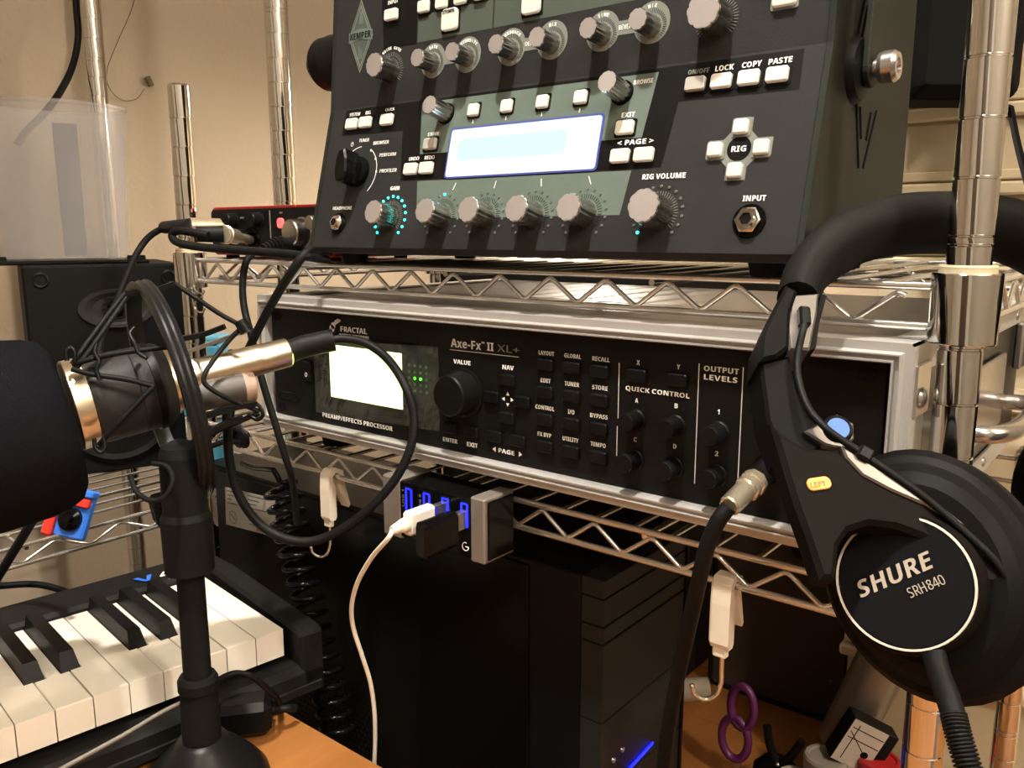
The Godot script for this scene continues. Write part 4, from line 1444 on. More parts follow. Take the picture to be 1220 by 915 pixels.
	slab(st, round_rect(0.0096, 0.0052, 0.0022, 6), 0.0012, Transform3D(Basis(hb.z, 0.15) * hb, Vector3(0.6229, 1.0020, 0.1040)), 0.0003)
	var bd := part(t, "side_badge", st, mat("hp_orange", Color(0.93, 0.62, 0.30), 0.5), "orange badge reading LEFT")
	lettering(bd, "LEFT", Transform3D(Basis(hb.z, 0.15) * hb, Vector3(0.6233, 1.0024, 0.1054)), 0.0062, 0.0021, mat("hp_orange_text", Color(0.72, 0.42, 0.16), 0.5))
	# right end of the band and its arm
	st = S()
	tube(st, curve([mid[-3], mid[-1], mid[-1].lerp(Vector3(0.7086, 0.9666, -0.0637), 0.5) + hb.x * 0.008, Vector3(0.7110, 0.9769, -0.0745), Vector3(0.7130, 0.9583, -0.0719)], 5), 0.006, 4, false, [Vector2(-0.010, -0.004), Vector2(0.010, -0.004), Vector2(0.010, 0.004), Vector2(-0.010, 0.004)])
	part(t, "arm", st, rub)
	# thin lead from the band to the cup, and the ribbed boot below
	st = S()
	tube(st, curve([Vector3(0.5963, 1.0647, 0.0528), Vector3(0.5984, 1.0582, 0.0624), Vector3(0.5989, 1.0485, 0.0683), Vector3(0.6021, 1.0386, 0.0754), Vector3(0.6094, 1.0283, 0.0829), Vector3(0.6193, 1.0213, 0.0882), Vector3(0.6308, 1.0145, 0.0873), Vector3(0.6431, 1.0074, 0.0860), Vector3(0.6580, 0.9979, 0.0833), Vector3(0.6724, 0.9876, 0.0835), Vector3(0.6821, 0.9798, 0.0833), Vector3(0.6876, 0.9721, 0.0817)], 6), 0.0016, 8)
	var lead := part(t, "lead", st, mat("rubber"))
	st = S()
	box(st, Vector3(0.5965, 1.0628, 0.0570), Vector3(0.005, 0.010, 0.005), 0.001, Basis(hb.z, -0.1) * hb)
	part(lead, "clip", st, mat("black_satin"))
	st = S()
	box(st, Vector3(0.6348, 1.0124, 0.0870), Vector3(0.006, 0.006, 0.005), 0.001, Basis(hb.z, -0.6) * hb)
	part(lead, "clip", st, mat("black_satin"))
	st = S()
	var boot := curve([Vector3(0.6687, 0.9447, 0.1012), Vector3(0.6716, 0.9389, 0.1045), Vector3(0.6757, 0.9324, 0.1077), Vector3(0.6791, 0.9274, 0.1114)], 4)
	tube(st, boot, 0.0043, 12)
	part(t, "cable_boot", st, mat("rubber"))
	st = S()
	var cord := curve([Vector3(0.6791, 0.9274, 0.1114), Vector3(0.6815, 0.9234, 0.1150), Vector3(0.6843, 0.9184, 0.1177), Vector3(0.6876, 0.9126, 0.1208), Vector3(0.6912, 0.9067, 0.1236), Vector3(0.6949, 0.8983, 0.1257)], 10)
	tube(st, cord, 0.0036, 12)
	for i in range(0, cord.size() - 1, 2):
		var d: Vector3 = (cord[i + 1] - cord[i]).normalized()
		lathe(st, [Vector2(0.0030, -0.0010), Vector2(0.0047, -0.0003), Vector2(0.0047, 0.0003), Vector2(0.0030, 0.0010)], frame_to(cord[i], cord[i] + d), 12)
	part(t, "coiled_lead", st, mat("rubber"))


# ---------------------------------------------------------------- USB hub, hooks
func build_hub() -> void:
	var t := thing("usb_hub", "black USB hub with silver ends and blue-lit ports on the lower shelf rail", "usb hub", Vector3(0.341, 0.8855, 0.02))
	var y := 0.9078
	var st := S()
	box(st, Vector3(0.3438, y, 0.0197), Vector3(0.070, 0.0415, 0.0300), 0.001)
	part(t, "body", st, mat("black_gloss"))
	for q in [[0.2927, 0.0190], [0.3766, 0.0125]]:
		st = S()
		box(st, Vector3(q[0] + q[1] / 2, y, 0.0195), Vector3(q[1], 0.0448, 0.0312), 0.0012)
		part(t, "end_cap", st, mat("brushed_grey", Color(0.50, 0.47, 0.44), 0.45, 0.4))
	st = S()
	box(st, Vector3(0.3896, y, 0.0192), Vector3(0.002, 0.040, 0.026), 0.0008)
	part(t, "end_plate", st, mat("black_gloss"))
	st = S()
	box(st, Vector3(0.341, 0.9105, 0.0034), Vector3(0.060, 0.018, 0.0026), 0.0004)
	part(t, "magnet_plate", st, mat("steel"))
	for x in [0.3202, 0.3376, 0.3549, 0.3722]:
		st = S()
		box(st, Vector3(x, 0.9165, 0.0349), Vector3(0.0085, 0.0185, 0.0010), 0.0003)
		var p := part(t, "port", st, mat("void"))
		st = S()
		for s in [-1.0, 1.0]:
			box(st, Vector3(x + s * 0.0026, 0.9165, 0.0356), Vector3(0.0014, 0.0150, 0.0004))
			box(st, Vector3(x, 0.9165 + s * 0.0078, 0.0356), Vector3(0.0056, 0.0010, 0.0004))
		part(p, "port_light", st, mat("blue_led"))
	for q in [[0.3145, "USB 1"], [0.3310, "USB 2"]]:
		lettering(t, q[1], Transform3D(Basis(Vector3.BACK, PI / 2), Vector3(q[0] - 0.0005, 0.9165, 0.0348)), 0.012, 0.0018, mat("print_dim"), false)
	for x in [0.3560, 0.3722]:
		st = S()
		var arc := []
		for k in 15:
			var a := deg_to_rad(70.0 + 290.0 * k / 14)
			arc.append(Vector3(x + cos(a) * 0.0028, 0.8945 + sin(a) * 0.0028, 0.0348))
		arc.append(Vector3(x, 0.8945, 0.0348))
		tube(st, arc, 0.00035, 5)
		part(t, "port_mark", st, mat("print_white"))
	# the white plug with its cable, and the black plug
	t = thing("usb_cable", "thin white USB cable with white plug hanging from the hub", "cable", Vector3(0.3549, 0.9165, 0.055))
	st = S()
	box(st, Vector3(0.3549, 0.9165, 0.0415), Vector3(0.0046, 0.0122, 0.0130), 0.0003)
	part(t, "plug_tongue", st, mat("steel"))
	st = S()
	box(st, Vector3(0.3549, 0.9165, 0.0600), Vector3(0.0085, 0.0160, 0.0240), 0.002)
	var pl := part(t, "plug", st, mat("white_plastic"))
	st = S()
	turned(st, [Vector2(0.0048, 0.0), Vector2(0.0045, 0.004), Vector2(0.0036, 0.0045), Vector2(0.0040, 0.006), Vector2(0.0033, 0.0065), Vector2(0.0036, 0.008), Vector2(0.0026, 0.012), Vector2(0, 0.012)], frame_to(Vector3(0.3549, 0.9165, 0.0715), Vector3(0.3535, 0.9150, 0.09)), 16)
	part(pl, "plug_boot", st, mat("white_plastic"))
	st = S()
	tube(st, curve([Vector3(0.3541, 0.9157, 0.0830)] + [Vector3(0.3528, 0.9104, 0.0860), Vector3(0.3338, 0.8925, 0.0830), Vector3(0.3130, 0.8678, 0.0780), Vector3(0.2988, 0.8445, 0.0720), Vector3(0.2925, 0.8240, 0.0660), Vector3(0.2958, 0.8029, 0.0620), Vector3(0.2969, 0.7797, 0.0560), Vector3(0.2970, 0.7557, 0.0530), Vector3(0.2947, 0.7321, 0.0510), Vector3(0.2915, 0.7068, 0.0500), Vector3(0.2884, 0.6787, 0.0500)], 6), 0.0016, 10)
	part(t, "cord", st, mat("white_plastic"))
	t = thing("usb_receiver", "glossy black USB stick plugged into the last port of the hub", "usb stick", Vector3(0.3722, 0.9165, 0.06))
	st = S()
	box(st, Vector3(0.3722, 0.9140, 0.0405), Vector3(0.0046, 0.0122, 0.0120), 0.0003)
	part(t, "plug_tongue", st, mat("steel"))
	st = S()
	slab(st, round_rect(0.0105, 0.0240, 0.004, 4), 0.0300, Transform3D(Basis(), Vector3(0.3718, 0.9105, 0.0465)), 0.0018)
	part(t, "stick_body", st, mat("black_gloss"))


func build_hooks() -> void:
	var spots := [["white clip hook on the lower rail beside the coiled cable", Vector3(0.1925, 0.9027, 0.0)], ["white clip hook on the lower rail right of the thick black cable", Vector3(0.5412, 0.9027, 0.0)]]
	for s in spots:
		var o: Vector3 = s[1]
		var t := thing("clip_hook", s[0], "hook", o, "clip hooks on the lower shelf rail")
		var st := S()
		# jaw round the rail: a side outline (z, y) given the width of the clip
		var pr := [Vector2(-0.0085, -0.004), Vector2(-0.0075, 0.0035), Vector2(-0.002, 0.0065), Vector2(0.004, 0.0058), Vector2(0.0075, 0.002), Vector2(0.0085, -0.010), Vector2(0.0085, -0.0340), Vector2(0.0070, -0.0370), Vector2(0.0022, -0.0370), Vector2(0.0008, -0.0345), Vector2(0.0008, -0.0085), Vector2(0.0034, -0.004), Vector2(0.0036, 0.0005), Vector2(0.0005, 0.0030), Vector2(-0.0028, 0.0018), Vector2(-0.0040, -0.003)]
		slab(st, pr, 0.0125, Transform3D(Basis(Vector3(0, 0, 1), Vector3.UP, Vector3(-1, 0, 0)), o + Vector3(0.00625, 0, 0)), 0.0014)
		part(t, "clip", st, mat("cream_plastic"))
		st = S()
		slab(st, [Vector2(-0.0085, -0.004), Vector2(-0.0045, -0.004), Vector2(-0.006, -0.015), Vector2(-0.013, -0.030), Vector2(-0.015, -0.028)], 0.010, Transform3D(Basis(Vector3(0, 0, 1), Vector3.UP, Vector3(-1, 0, 0)), o + Vector3(0.005, 0, 0)), 0.0005)
		part(t, "lever", st, mat("cream_plastic"))
		st = S()
		box(st, o + Vector3(0, -0.0395, 0.0043), Vector3(0.0086, 0.0075, 0.0048), 0.001)
		part(t, "wire_holder", st, mat("cream_plastic"))
		st = S()
		var b := o + Vector3(0.001, -0.043, 0.0043)
		tube(st, curve([b + Vector3(0, 0.004, 0), b + Vector3(0.0002, -0.008, 0), b + Vector3(0.0006, -0.016, 0.001), b + Vector3(-0.0015, -0.0235, 0.003), b + Vector3(-0.0068, -0.0265, 0.006), b + Vector3(-0.0115, -0.0235, 0.009), b + Vector3(-0.0128, -0.0190, 0.010)], 5), 0.0014, 8)
		lathe(st, [Vector2(0.0, -0.0018), Vector2(0.0017, -0.0006), Vector2(0.0017, 0.0006), Vector2(0, 0.0018)], Transform3D(Basis(), b + Vector3(-0.0128, -0.0185, 0.010)), 10)
		part(t, "wire_hook", st, mat("chrome"))


# ---------------------------------------------------------------- tower computer
func build_tower() -> void:
	var x0 := -0.049
	var x1 := 0.4414
	var z0 := -0.152
	var z1 := -0.03
	var y1 := 0.866
	var t := thing("tower_computer", "black tower computer under the lower shelf with a blue power light", "computer", Vector3((x0 + x1) / 2, BOARD, (z0 + z1) / 2))
	var st := S()
	box(st, Vector3((x0 + x1) / 2 - 0.01, (BOARD + 0.012 + y1) / 2, (z0 + z1) / 2), Vector3(x1 - x0 - 0.02, y1 - BOARD - 0.012, z1 - z0), 0.001)
	part(t, "case", st, mat("black_satin"))
	st = S()
	box(st, Vector3(0.176, 0.717, z1 + 0.0005), Vector3(0.40, 0.29, 0.0022), 0.0006)
	var sp := part(t, "side_panel", st, mat("tower_paint", Color(0.04, 0.037, 0.033), 0.30))
	# vent holes in the side panel
	st = S()
	for r in 14:
		for c in 22:
			var p := Vector2(0.085 + c * 0.0058 + (0.0029 if r % 2 else 0.0), 0.618 + r * 0.0056)
			if p.distance_to(Vector2(0.150, 0.655)) < 0.062:
				slab(st, disc(0.0016, 6, p), 0.0002, Transform3D(Basis(), Vector3(0, 0, z1 + 0.0016)))
	part(sp, "vent_holes", st, mat("void"))
	# front bezel with bay covers, curved at the top
	var bays := [[0.866, 0.8655, 0.853], [0.852, 0.8325, 0.8325], [0.8312, 0.8195, 0.8195], [0.8182, 0.760, 0.760], [0.7588, 0.700, 0.700], [0.6988, 0.575, 0.575]]
	for b in bays:
		st = S()
		var ya: float = b[0]
		var yb: float = b[2] + 0.0002
		slab(st, [Vector2(0, yb), Vector2(z1 - z0, yb), Vector2(z1 - z0, ya), Vector2(0, ya)], 0.018, Transform3D(Basis(Vector3(0, 0, -1), Vector3.UP, Vector3.RIGHT), Vector3(x1 - 0.019, 0, z1)), 0.0005)
		part(t, "bay_cover", st, mat("bezel", Color(0.14, 0.135, 0.125), 0.42))
	st = S()
	box(st, Vector3(x1 - 0.010, 0.712, z0 + 0.001), Vector3(0.022, 0.30, 0.004), 0.001)
	part(t, "bezel_edge", st, mat("black_gloss"))
	st = S()
	rod(st, Vector3(x1 + 0.0002, 0.7055, -0.0686), Vector3(x1 + 0.0002, 0.7085, -0.1030), 0.0011, -1.0, 8)
	part(t, "power_light", st, mat("blue_led"))
	for q in [[0.7262, -0.058], [0.7240, -0.046]]:
		st = S()
		lathe(st, [Vector2(0.0022, -0.001), Vector2(0.0020, 0.0008), Vector2(0, 0.0014)], frame_to(Vector3(x1, q[0], q[1]), Vector3(x1 + 1, q[0], q[1])), 12)
		part(t, "front_button", st, mat("steel"))
	for x in [x0 + 0.03, x1 - 0.05]:
		for z in [z0 + 0.02, z1 - 0.02]:
			st = S()
			turned(st, [Vector2(0, BOARD), Vector2(0.012, BOARD), Vector2(0.012, BOARD + 0.012), Vector2(0, BOARD + 0.012)], Transform3D(Basis(), Vector3(x, 0, z)), 14)
			part(t, "foot", st, mat("black_matt"))
	# paper label on the side panel
	var zl := z1 + 0.0017
	st = S()
	slab(st, [Vector2(-0.0140, 0.8062), Vector2(0.0705, 0.8118), Vector2(0.0725, 0.8508), Vector2(-0.0120, 0.8465)], 0.0002, Transform3D(Basis(), Vector3(0, 0, zl)))
	var lb := part(t, "paper_label", st, mat("label_paper", Color(0.62, 0.60, 0.56), 0.7), "pale printed paper label")
	st = S()
	for r in 8:
		for k in 2:
			var w := 0.020 if k == 0 else 0.030
			w *= 0.7 + 0.3 * sin(r * 2.3 + k)
			var xs := -0.009 + k * 0.036
			var ys := 0.8425 - r * 0.0042 + k * 0.0022
			if not (k == 0 and r > 3):
				slab(st, [Vector2(xs, ys), Vector2(xs + w, ys + w * 0.06), Vector2(xs + w, ys + 0.0012 + w * 0.06), Vector2(xs, ys + 0.0012)], 0.0001, Transform3D(Basis(), Vector3(0, 0, zl + 0.0002)))
	for k in 16:
		var a := TAU * k / 16
		var b := TAU * (k + 1) / 16
		var c := Vector2(-0.0005, 0.8165)
		slab(st, [c + Vector2(cos(a), sin(a)) * 0.0062, c + Vector2(cos(b), sin(b)) * 0.0062, c + Vector2(cos(b), sin(b)) * 0.0070, c + Vector2(cos(a), sin(a)) * 0.0070], 0.0001, Transform3D(Basis(), Vector3(0, 0, zl + 0.0002)))
	slab(st, [Vector2(-0.0045, 0.8185), Vector2(0.004, 0.8135), Vector2(0.0042, 0.8150), Vector2(-0.0043, 0.8200)], 0.0001, Transform3D(Basis(), Vector3(0, 0, zl + 0.0002)))
	for k in 5:
		slab(st, [Vector2(0.040 + k * 0.0042, 0.8115), Vector2(0.0425 + k * 0.0042, 0.8117), Vector2(0.0425 + k * 0.0042, 0.8200), Vector2(0.040 + k * 0.0042, 0.8198)], 0.0001, Transform3D(Basis(), Vector3(0, 0, zl + 0.0002)))
	part(lb, "label_print", st, mat("label_ink", Color(0.34, 0.33, 0.31), 0.7))


# ---------------------------------------------------------------- keyboard
func build_keyboard() -> void:
	var o := Vector3(0.2048, DESK, 0.0630)      # front corner below the last key
	var a := 0.125
	var K := Vector3(cos(a), 0, sin(a))          # towards the player
	var L := Vector3(-sin(a), 0, cos(a))         # towards the low notes
	var bs := Basis(K, Vector3.UP, L)
	var t := thing("midi_keyboard", "black keyboard with white and black keys lying on the oak desk", "keyboard", o)
	var pl := func(k: float, y: float, l: float) -> Vector3: return o + K * k + L * l + Vector3(0, y, 0)
	var pitch := 0.02342
	var n := 15
	var st := S()
	# body: floor pan, front lip, end cheek, panel behind the keys
	box(st, pl.call(-0.085, 0.012, 0.19), Vector3(0.205, 0.012, 0.43), 0.003, bs)
	part(t, "base", st, mat("keybed"))
	st = S()
	slab(st, [Vector2(-0.010, 0.008), Vector2(0.0165, 0.008), Vector2(0.0165, 0.026), Vector2(0.012, 0.0315), Vector2(-0.010, 0.0315)], 0.43, Transform3D(Basis(K, Vector3.UP, L), pl.call(0, 0, -0.024)), 0.001)
	part(t, "front_lip", st, mat("keybed"))
	st = S()
	slab(st, [Vector2(-0.190, 0.010), Vector2(0.0165, 0.010), Vector2(0.0165, 0.056), Vector2(0.0135, 0.060), Vector2(-0.1340, 0.0665), Vector2(-0.190, 0.064)], 0.0185, Transform3D(Basis(K, Vector3.UP, L), pl.call(0, 0, -0.024)), 0.003)
	part(t, "end_cheek", st, mat("keybed"))
	st = S()
	slab(st, [Vector2(-0.190, 0.010), Vector2(-0.1405, 0.010), Vector2(-0.1405, 0.0625), Vector2(-0.144, 0.0655), Vector2(-0.187, 0.0640)], 0.41, Transform3D(Basis(K, Vector3.UP, L), pl.call(0, 0, -0.008)), 0.001)
	part(t, "control_panel", st, mat("keybed"))
	# white keys: C B A G F E D from the top; each cut out beside its black neighbours
	var blacks := [2, 3, 4, 6, 7, 9, 10, 11, 13, 14]
	for i in n:
		var l0 := i * pitch + 0.0004
		var l1 := (i + 1) * pitch - 0.0004
		var left := 0.0075 if (i + 1) in blacks else 0.0
		var right := 0.0055 if i in blacks else 0.0
		st = S()
		var out := [Vector2(0.0, -l0), Vector2(0.0, -l1), Vector2(-0.0475, -l1), Vector2(-0.0475, -l1 + left), Vector2(-0.1405, -l1 + left), Vector2(-0.1405, -l0 - right), Vector2(-0.0475, -l0 - right), Vector2(-0.0475, -l0)]
		var cl := []
		for q in out:
			if cl.is_empty() or q.distance_to(cl[-1]) > 0.0003:
				cl.append(q)
		slab(st, cl, 0.0225, Transform3D(Basis(K, -L, Vector3.UP), pl.call(0, 0.0375, 0)), 0.0007)
		part(t, "white_key", st, mat("ivory"))
	for b in blacks:
		var lc: float = b * pitch - 0.001
		st = S()
		var p := []
		for q in [[-0.139, 0.058, 0.0066], [-0.0485, 0.058, 0.0066], [-0.139, 0.0715, 0.0046], [-0.0560, 0.0715, 0.0046]]:
			for s in [-1.0, 1.0]:
				p.append(pl.call(q[0], q[1], lc + s * q[2]))
		quad(st, p[4], p[5], p[7], p[6])
		quad(st, p[2], p[6], p[7], p[3])
		quad(st, p[0], p[4], p[6], p[2])
		quad(st, p[1], p[3], p[7], p[5])
		quad(st, p[0], p[1], p[5], p[4])
		quad(st, p[0], p[2], p[3], p[1])
		part(t, "black_key", st, mat("black_key"))
	for q in [[-0.15, 0.045], [-0.02, 0.035], [-0.15, 0.36], [-0.02, 0.36]]:
		st = S()
		turned(st, [Vector2(0, 0), Vector2(0.009, 0), Vector2(0.010, 0.008), Vector2(0, 0.008)], Transform3D(Basis(), pl.call(q[0], 0.0, q[1])), 14)
		part(t, "foot", st, mat("black_matt"))
	# model name on the panel: V in blue, figures in white
	var xf := Transform3D(Basis(-L, -K, Vector3.UP), pl.call(-0.1585, 0.0662, 0.0455))
	lettering(t, "V", xf, 0.016, 0.012, mat("blue_print", Color(0.16, 0.40, 0.85), 0.5))
	xf.origin = pl.call(-0.1565, 0.0662, 0.0240)
	lettering(t, "49", xf, 0.020, 0.012, mat("print_white"))


# ---------------------------------------------------------------- microphone and stand
func build_microphone() -> void:
	var base := Vector3(0.2545, DESK, 0.1647)
	var t := thing("microphone_stand", "black desk stand with round foot holding the shock-mounted microphone", "stand", base)
	var o := Transform3D(Basis(), base)
	var st := S()
	lathe(st, [Vector2(0.0, 0.0), Vector2(0.0415, 0.0), Vector2(0.0420, 0.005), Vector2(0.0410, 0.009), Vector2(0.036, 0.016), Vector2(0.027, 0.026), Vector2(0.018, 0.034), Vector2(0.0155, 0.038), Vector2(0, 0.038)], o, 36)
	part(t, "foot", st, mat("stand_black", Color(0.07, 0.068, 0.066), 0.36))
	st = S()
	turned(st, [Vector2(0.0, 0.030), Vector2(0.0125, 0.030), Vector2(0.0118, 0.072), Vector2(0.0128, 0.074), Vector2(0.0128, 0.080), Vector2(0.0112, 0.083), Vector2(0.0, 0.083)], o, 26)
	part(t, "clutch", st, mat("black_matt"))
	st = S()
	turned(st, [Vector2(0.0088, 0.08), Vector2(0.0083, 0.205), Vector2(0, 0.205)], o, 22)
	part(t, "pole", st, mat("black_matt"))
	st = S()
	turned(st, [Vector2(0.0, 0.155), Vector2(0.0150, 0.155), Vector2(0.0155, 0.190), Vector2(0.0135, 0.194), Vector2(0.0135, 0.230), Vector2(0.0120, 0.236), Vector2(0, 0.236)], o, 24)
	part(t, "swivel", st, mat("black_matt"))
	# shock mount: hoop, arms, inner basket, elastic cords
	var A := Vector3(0.2057, 0.9966, 0.2028)
	var E := Vector3(0.2448, 1.0180, 0.0753)
	var w := (E - A).normalized()
	var ax0 := frame_to(A, E)
	var H := Vector3(0.2164, 0.9978, 0.1497)
	var hx := Transform3D(ax0.basis, H)
	var R := 0.0715
	t = thing("shock_mount", "black hoop shock mount with elastic cords around the microphone", "shock mount", base + Vector3(0, 0.236, 0))
	st = S()
	turned(st, [Vector2(R - 0.0022, -0.0050), Vector2(R + 0.0016, -0.0050), Vector2(R + 0.0024, -0.0038), Vector2(R + 0.0016, -0.0026), Vector2(R + 0.0016, -0.0012), Vector2(R + 0.0024, 0.0), Vector2(R + 0.0016, 0.0012), Vector2(R + 0.0016, 0.0026), Vector2(R + 0.0024, 0.0038), Vector2(R + 0.0016, 0.0050), Vector2(R - 0.0022, 0.0050), Vector2(R - 0.0022, -0.0050)], hx, 56)
	part(t, "hoop", st, mat("hoop_black", Color(0.10, 0.10, 0.10), 0.33))
	st = S()
	var knuckle: Vector3 = base + Vector3(0.0, 0.232, 0.0)
	box(st, H + Vector3(0, -R - 0.006, 0), Vector3(0.024, 0.030, 0.020), 0.003, ax0.basis)
	rod(st, knuckle, H + Vector3(0, -R - 0.010, 0), 0.0105, 0.0100)
	part(t, "knuckle", st, mat("black_matt"))
	# knob of the swivel
	st = S()
	tube(st, curve([Vector3(0.2453, 0.9570, 0.1932), Vector3(0.2538, 0.9491, 0.1947), Vector3(0.2625, 0.9443, 0.1914), Vector3(0.2693, 0.9462, 0.1856), Vector3(0.2702, 0.9554, 0.1801), Vector3(0.2620, 0.9619, 0.1787), Vector3(0.2523, 0.9631, 0.1823)], 5), 0.0016, 8)
	part(t, "tension_ring", st, mat("black_matt"))
	# inner basket rings and bars
	for s in [[0.044, 0.0282]]:
		st = S()
		var c: Vector3 = A + w * s[0]
		turned(st, [Vector2(s[1] - 0.0016, -0.002), Vector2(s[1], -0.002), Vector2(s[1], 0.002), Vector2(s[1] - 0.0016, 0.002), Vector2(s[1] - 0.0016, -0.002)], Transform3D(ax0.basis, c), 36)
		part(t, "basket_ring", st, mat("black_satin"))
	for q in [[Vector3(0.2165, 1.0635, 0.1722), Vector3(0.2239, 1.0637, 0.1610)], [Vector3(0.2172, 1.0645, 0.1518), Vector3(0.2223, 1.0680, 0.1430)], [Vector3(0.2214, 1.0322, 0.1429), Vector3(0.2302, 1.0345, 0.1313), Vector3(0.2398, 1.0397, 0.1199)], [Vector3(0.2454, 0.9847, 0.1541), Vector3(0.2518, 0.9862, 0.1421), Vector3(0.2578, 0.9894, 0.1301), Vector3(0.2658, 0.9915, 0.1166)], [Vector3(0.2440, 0.9673, 0.1528), Vector3(0.2532, 0.9777, 0.1364), Vector3(0.2601, 0.9819, 0.1234)]]:
		st = S()
		tube(st, curve(q, 4), 0.003, 4, false, [Vector2(-0.0036, -0.0016), Vector2(0.0036, -0.0016), Vector2(0.0036, 0.0016), Vector2(-0.0036, 0.0016)])
		part(t, "arm", st, mat("black_satin"))
	st = S()
	tube(st, curve([Vector3(0.2103, 1.0201, 0.1416), Vector3(0.2187, 1.0240, 0.1300), Vector3(0.2293, 1.0298, 0.1176), Vector3(0.2383, 1.0345, 0.1066)], 4), 0.003, 4, false, [Vector2(-0.0042, -0.001), Vector2(0.0042, -0.001), Vector2(0.0042, 0.001), Vector2(-0.0042, 0.001)])
	part(t, "grey_arm", st, mat("worn_grey", Color(0.42, 0.40, 0.37), 0.45))
	st = S()
	rod(st, Vector3(0.2298, 0.9948, 0.1448), Vector3(0.2432, 0.9981, 0.1111), 0.0105, -1.0, 18)
	var lev := part(t, "clamp_tube", st, mat("clamp_grey", Color(0.25, 0.23, 0.22), 0.5))
	st = S()
	rod(st, Vector3(0.2432, 0.9982, 0.1117), Vector3(0.2462, 0.9986, 0.1046), 0.0102, 0.0095, 18)
	part(lev, "tube_end", st, mat("tube_end", Color(0.60, 0.50, 0.44), 0.5))
	var cords := [[Vector3(0.2262, 1.0247, 0.2124), Vector3(0.2264, 1.0338, 0.2049), Vector3(0.2211, 1.0509, 0.1870), Vector3(0.2177, 1.0645, 0.1722)], [Vector3(0.2281, 1.0218, 0.2116), Vector3(0.2278, 1.0353, 0.1996), Vector3(0.2223, 1.0507, 0.1835), Vector3(0.2174, 1.0639, 0.1700)], [Vector3(0.2276, 1.0220, 0.2132), Vector3(0.2370, 1.0191, 0.2063), Vector3(0.2496, 1.0157, 0.1931), Vector3(0.2580, 1.0109, 0.1810)],
		[Vector3(0.2273, 1.0249, 0.2128), Vector3(0.2367, 1.0288, 0.2004), Vector3(0.2458, 1.0313, 0.1847), Vector3(0.2538, 1.0323, 0.1598)], [Vector3(0.2223, 1.0680, 0.1430), Vector3(0.2306, 1.0593, 0.1345), Vector3(0.2417, 1.0483, 0.1241), Vector3(0.2500, 1.0417, 0.1164)], [Vector3(0.2523, 1.0396, 0.1150), Vector3(0.2484, 1.0333, 0.1209), Vector3(0.2466, 1.0222, 0.1315), Vector3(0.2492, 1.0119, 0.1422), Vector3(0.2512, 1.0058, 0.1433), Vector3(0.2572, 0.9992, 0.1374), Vector3(0.2608, 0.9925, 0.1269), Vector3(0.2677, 0.9862, 0.1164)],
		[Vector3(0.2678, 0.9851, 0.1165), Vector3(0.2586, 0.9798, 0.1251), Vector3(0.2517, 0.9751, 0.1357), Vector3(0.2476, 0.9700, 0.1466)], [Vector3(0.2416, 0.9781, 0.2082), Vector3(0.2506, 0.9906, 0.2007), Vector3(0.2549, 1.0010, 0.1910), Vector3(0.2580, 1.0109, 0.1810)]]
	for q in cords:
		st = S()
		tube(st, curve(q, 5), 0.0016, 8)
		part(t, "elastic_cord", st, mat("rubber"))
	for q in [[Vector3(0.2268, 1.0271, 0.2153), Vector3(0.2259, 1.0319, 0.2149), Vector3(0.2264, 1.0346, 0.2125), Vector3(0.2287, 1.0317, 0.2114), Vector3(0.2293, 1.0260, 0.2122)], [Vector3(0.2439, 0.9831, 0.2118), Vector3(0.2453, 0.9774, 0.2120), Vector3(0.2482, 0.9750, 0.2102), Vector3(0.2484, 0.9781, 0.2080), Vector3(0.2471, 0.9829, 0.2080)], [Vector3(0.2414, 1.0164, 0.2047), Vector3(0.2396, 1.0222, 0.2048), Vector3(0.2392, 1.0268, 0.2028), Vector3(0.2358, 1.0315, 0.2032), Vector3(0.2340, 1.0360, 0.2010)], [Vector3(0.2531, 1.0270, 0.1812), Vector3(0.2488, 1.0304, 0.1838), Vector3(0.2453, 1.0362, 0.1840), Vector3(0.2408, 1.0408, 0.1839), Vector3(0.2394, 1.0444, 0.1803)], [Vector3(0.2657, 0.9930, 0.1190), Vector3(0.2695, 0.9893, 0.1168), Vector3(0.2714, 0.9839, 0.1165), Vector3(0.2679, 0.9811, 0.1187), Vector3(0.2624, 0.9841, 0.1211)]]:
		st = S()
		tube(st, curve(q, 5), 0.0013, 8)
		part(t, "cord_hook", st, mat("black_satin"))
	st = S()
	rod(st, Vector3(0.2514, 1.0440, 0.1160), Vector3(0.2548, 1.0364, 0.1138), 0.0042)
	part(t, "cord_stop", st, mat("black_satin"))
	# the microphone
	t = thing("microphone", "dark grey condenser microphone with a gold ring, lying in the shock mount", "microphone", A)
	st = S()
	turned(st, [Vector2(0.0, -0.004), Vector2(0.0272, -0.004), Vector2(0.0280, -0.003), Vector2(0.0280, 0.0065), Vector2(0.0268, 0.0075), Vector2(0.0, 0.0075)], ax0, 44)
	part(t, "gold_ring", st, mat("champagne"))
	st = S()
	turned(st, [Vector2(0.0, 0.0075), Vector2(0.0268, 0.0075), Vector2(0.0273, 0.010), Vector2(0.0271, 0.033), Vector2(0.0267, 0.0334), Vector2(0.0271, 0.0338), Vector2(0.0268, 0.050), Vector2(0.0240, 0.0540), Vector2(0.0, 0.0540)], ax0, 44)
	part(t, "body", st, mat("mic_grey"))
	st = S()
	turned(st, [Vector2(0.0215, 0.0540), Vector2(0.0215, 0.057), Vector2(0.0135, 0.066), Vector2(0.0135, 0.071), Vector2(0, 0.071)], ax0, 32)
	part(t, "tail", st, mat("champagne"))
	var fo := thing("foam_windscreen", "large dark foam windscreen on the head of the microphone", "windscreen", A - w * 0.06)
	st = S()
	var prof := []
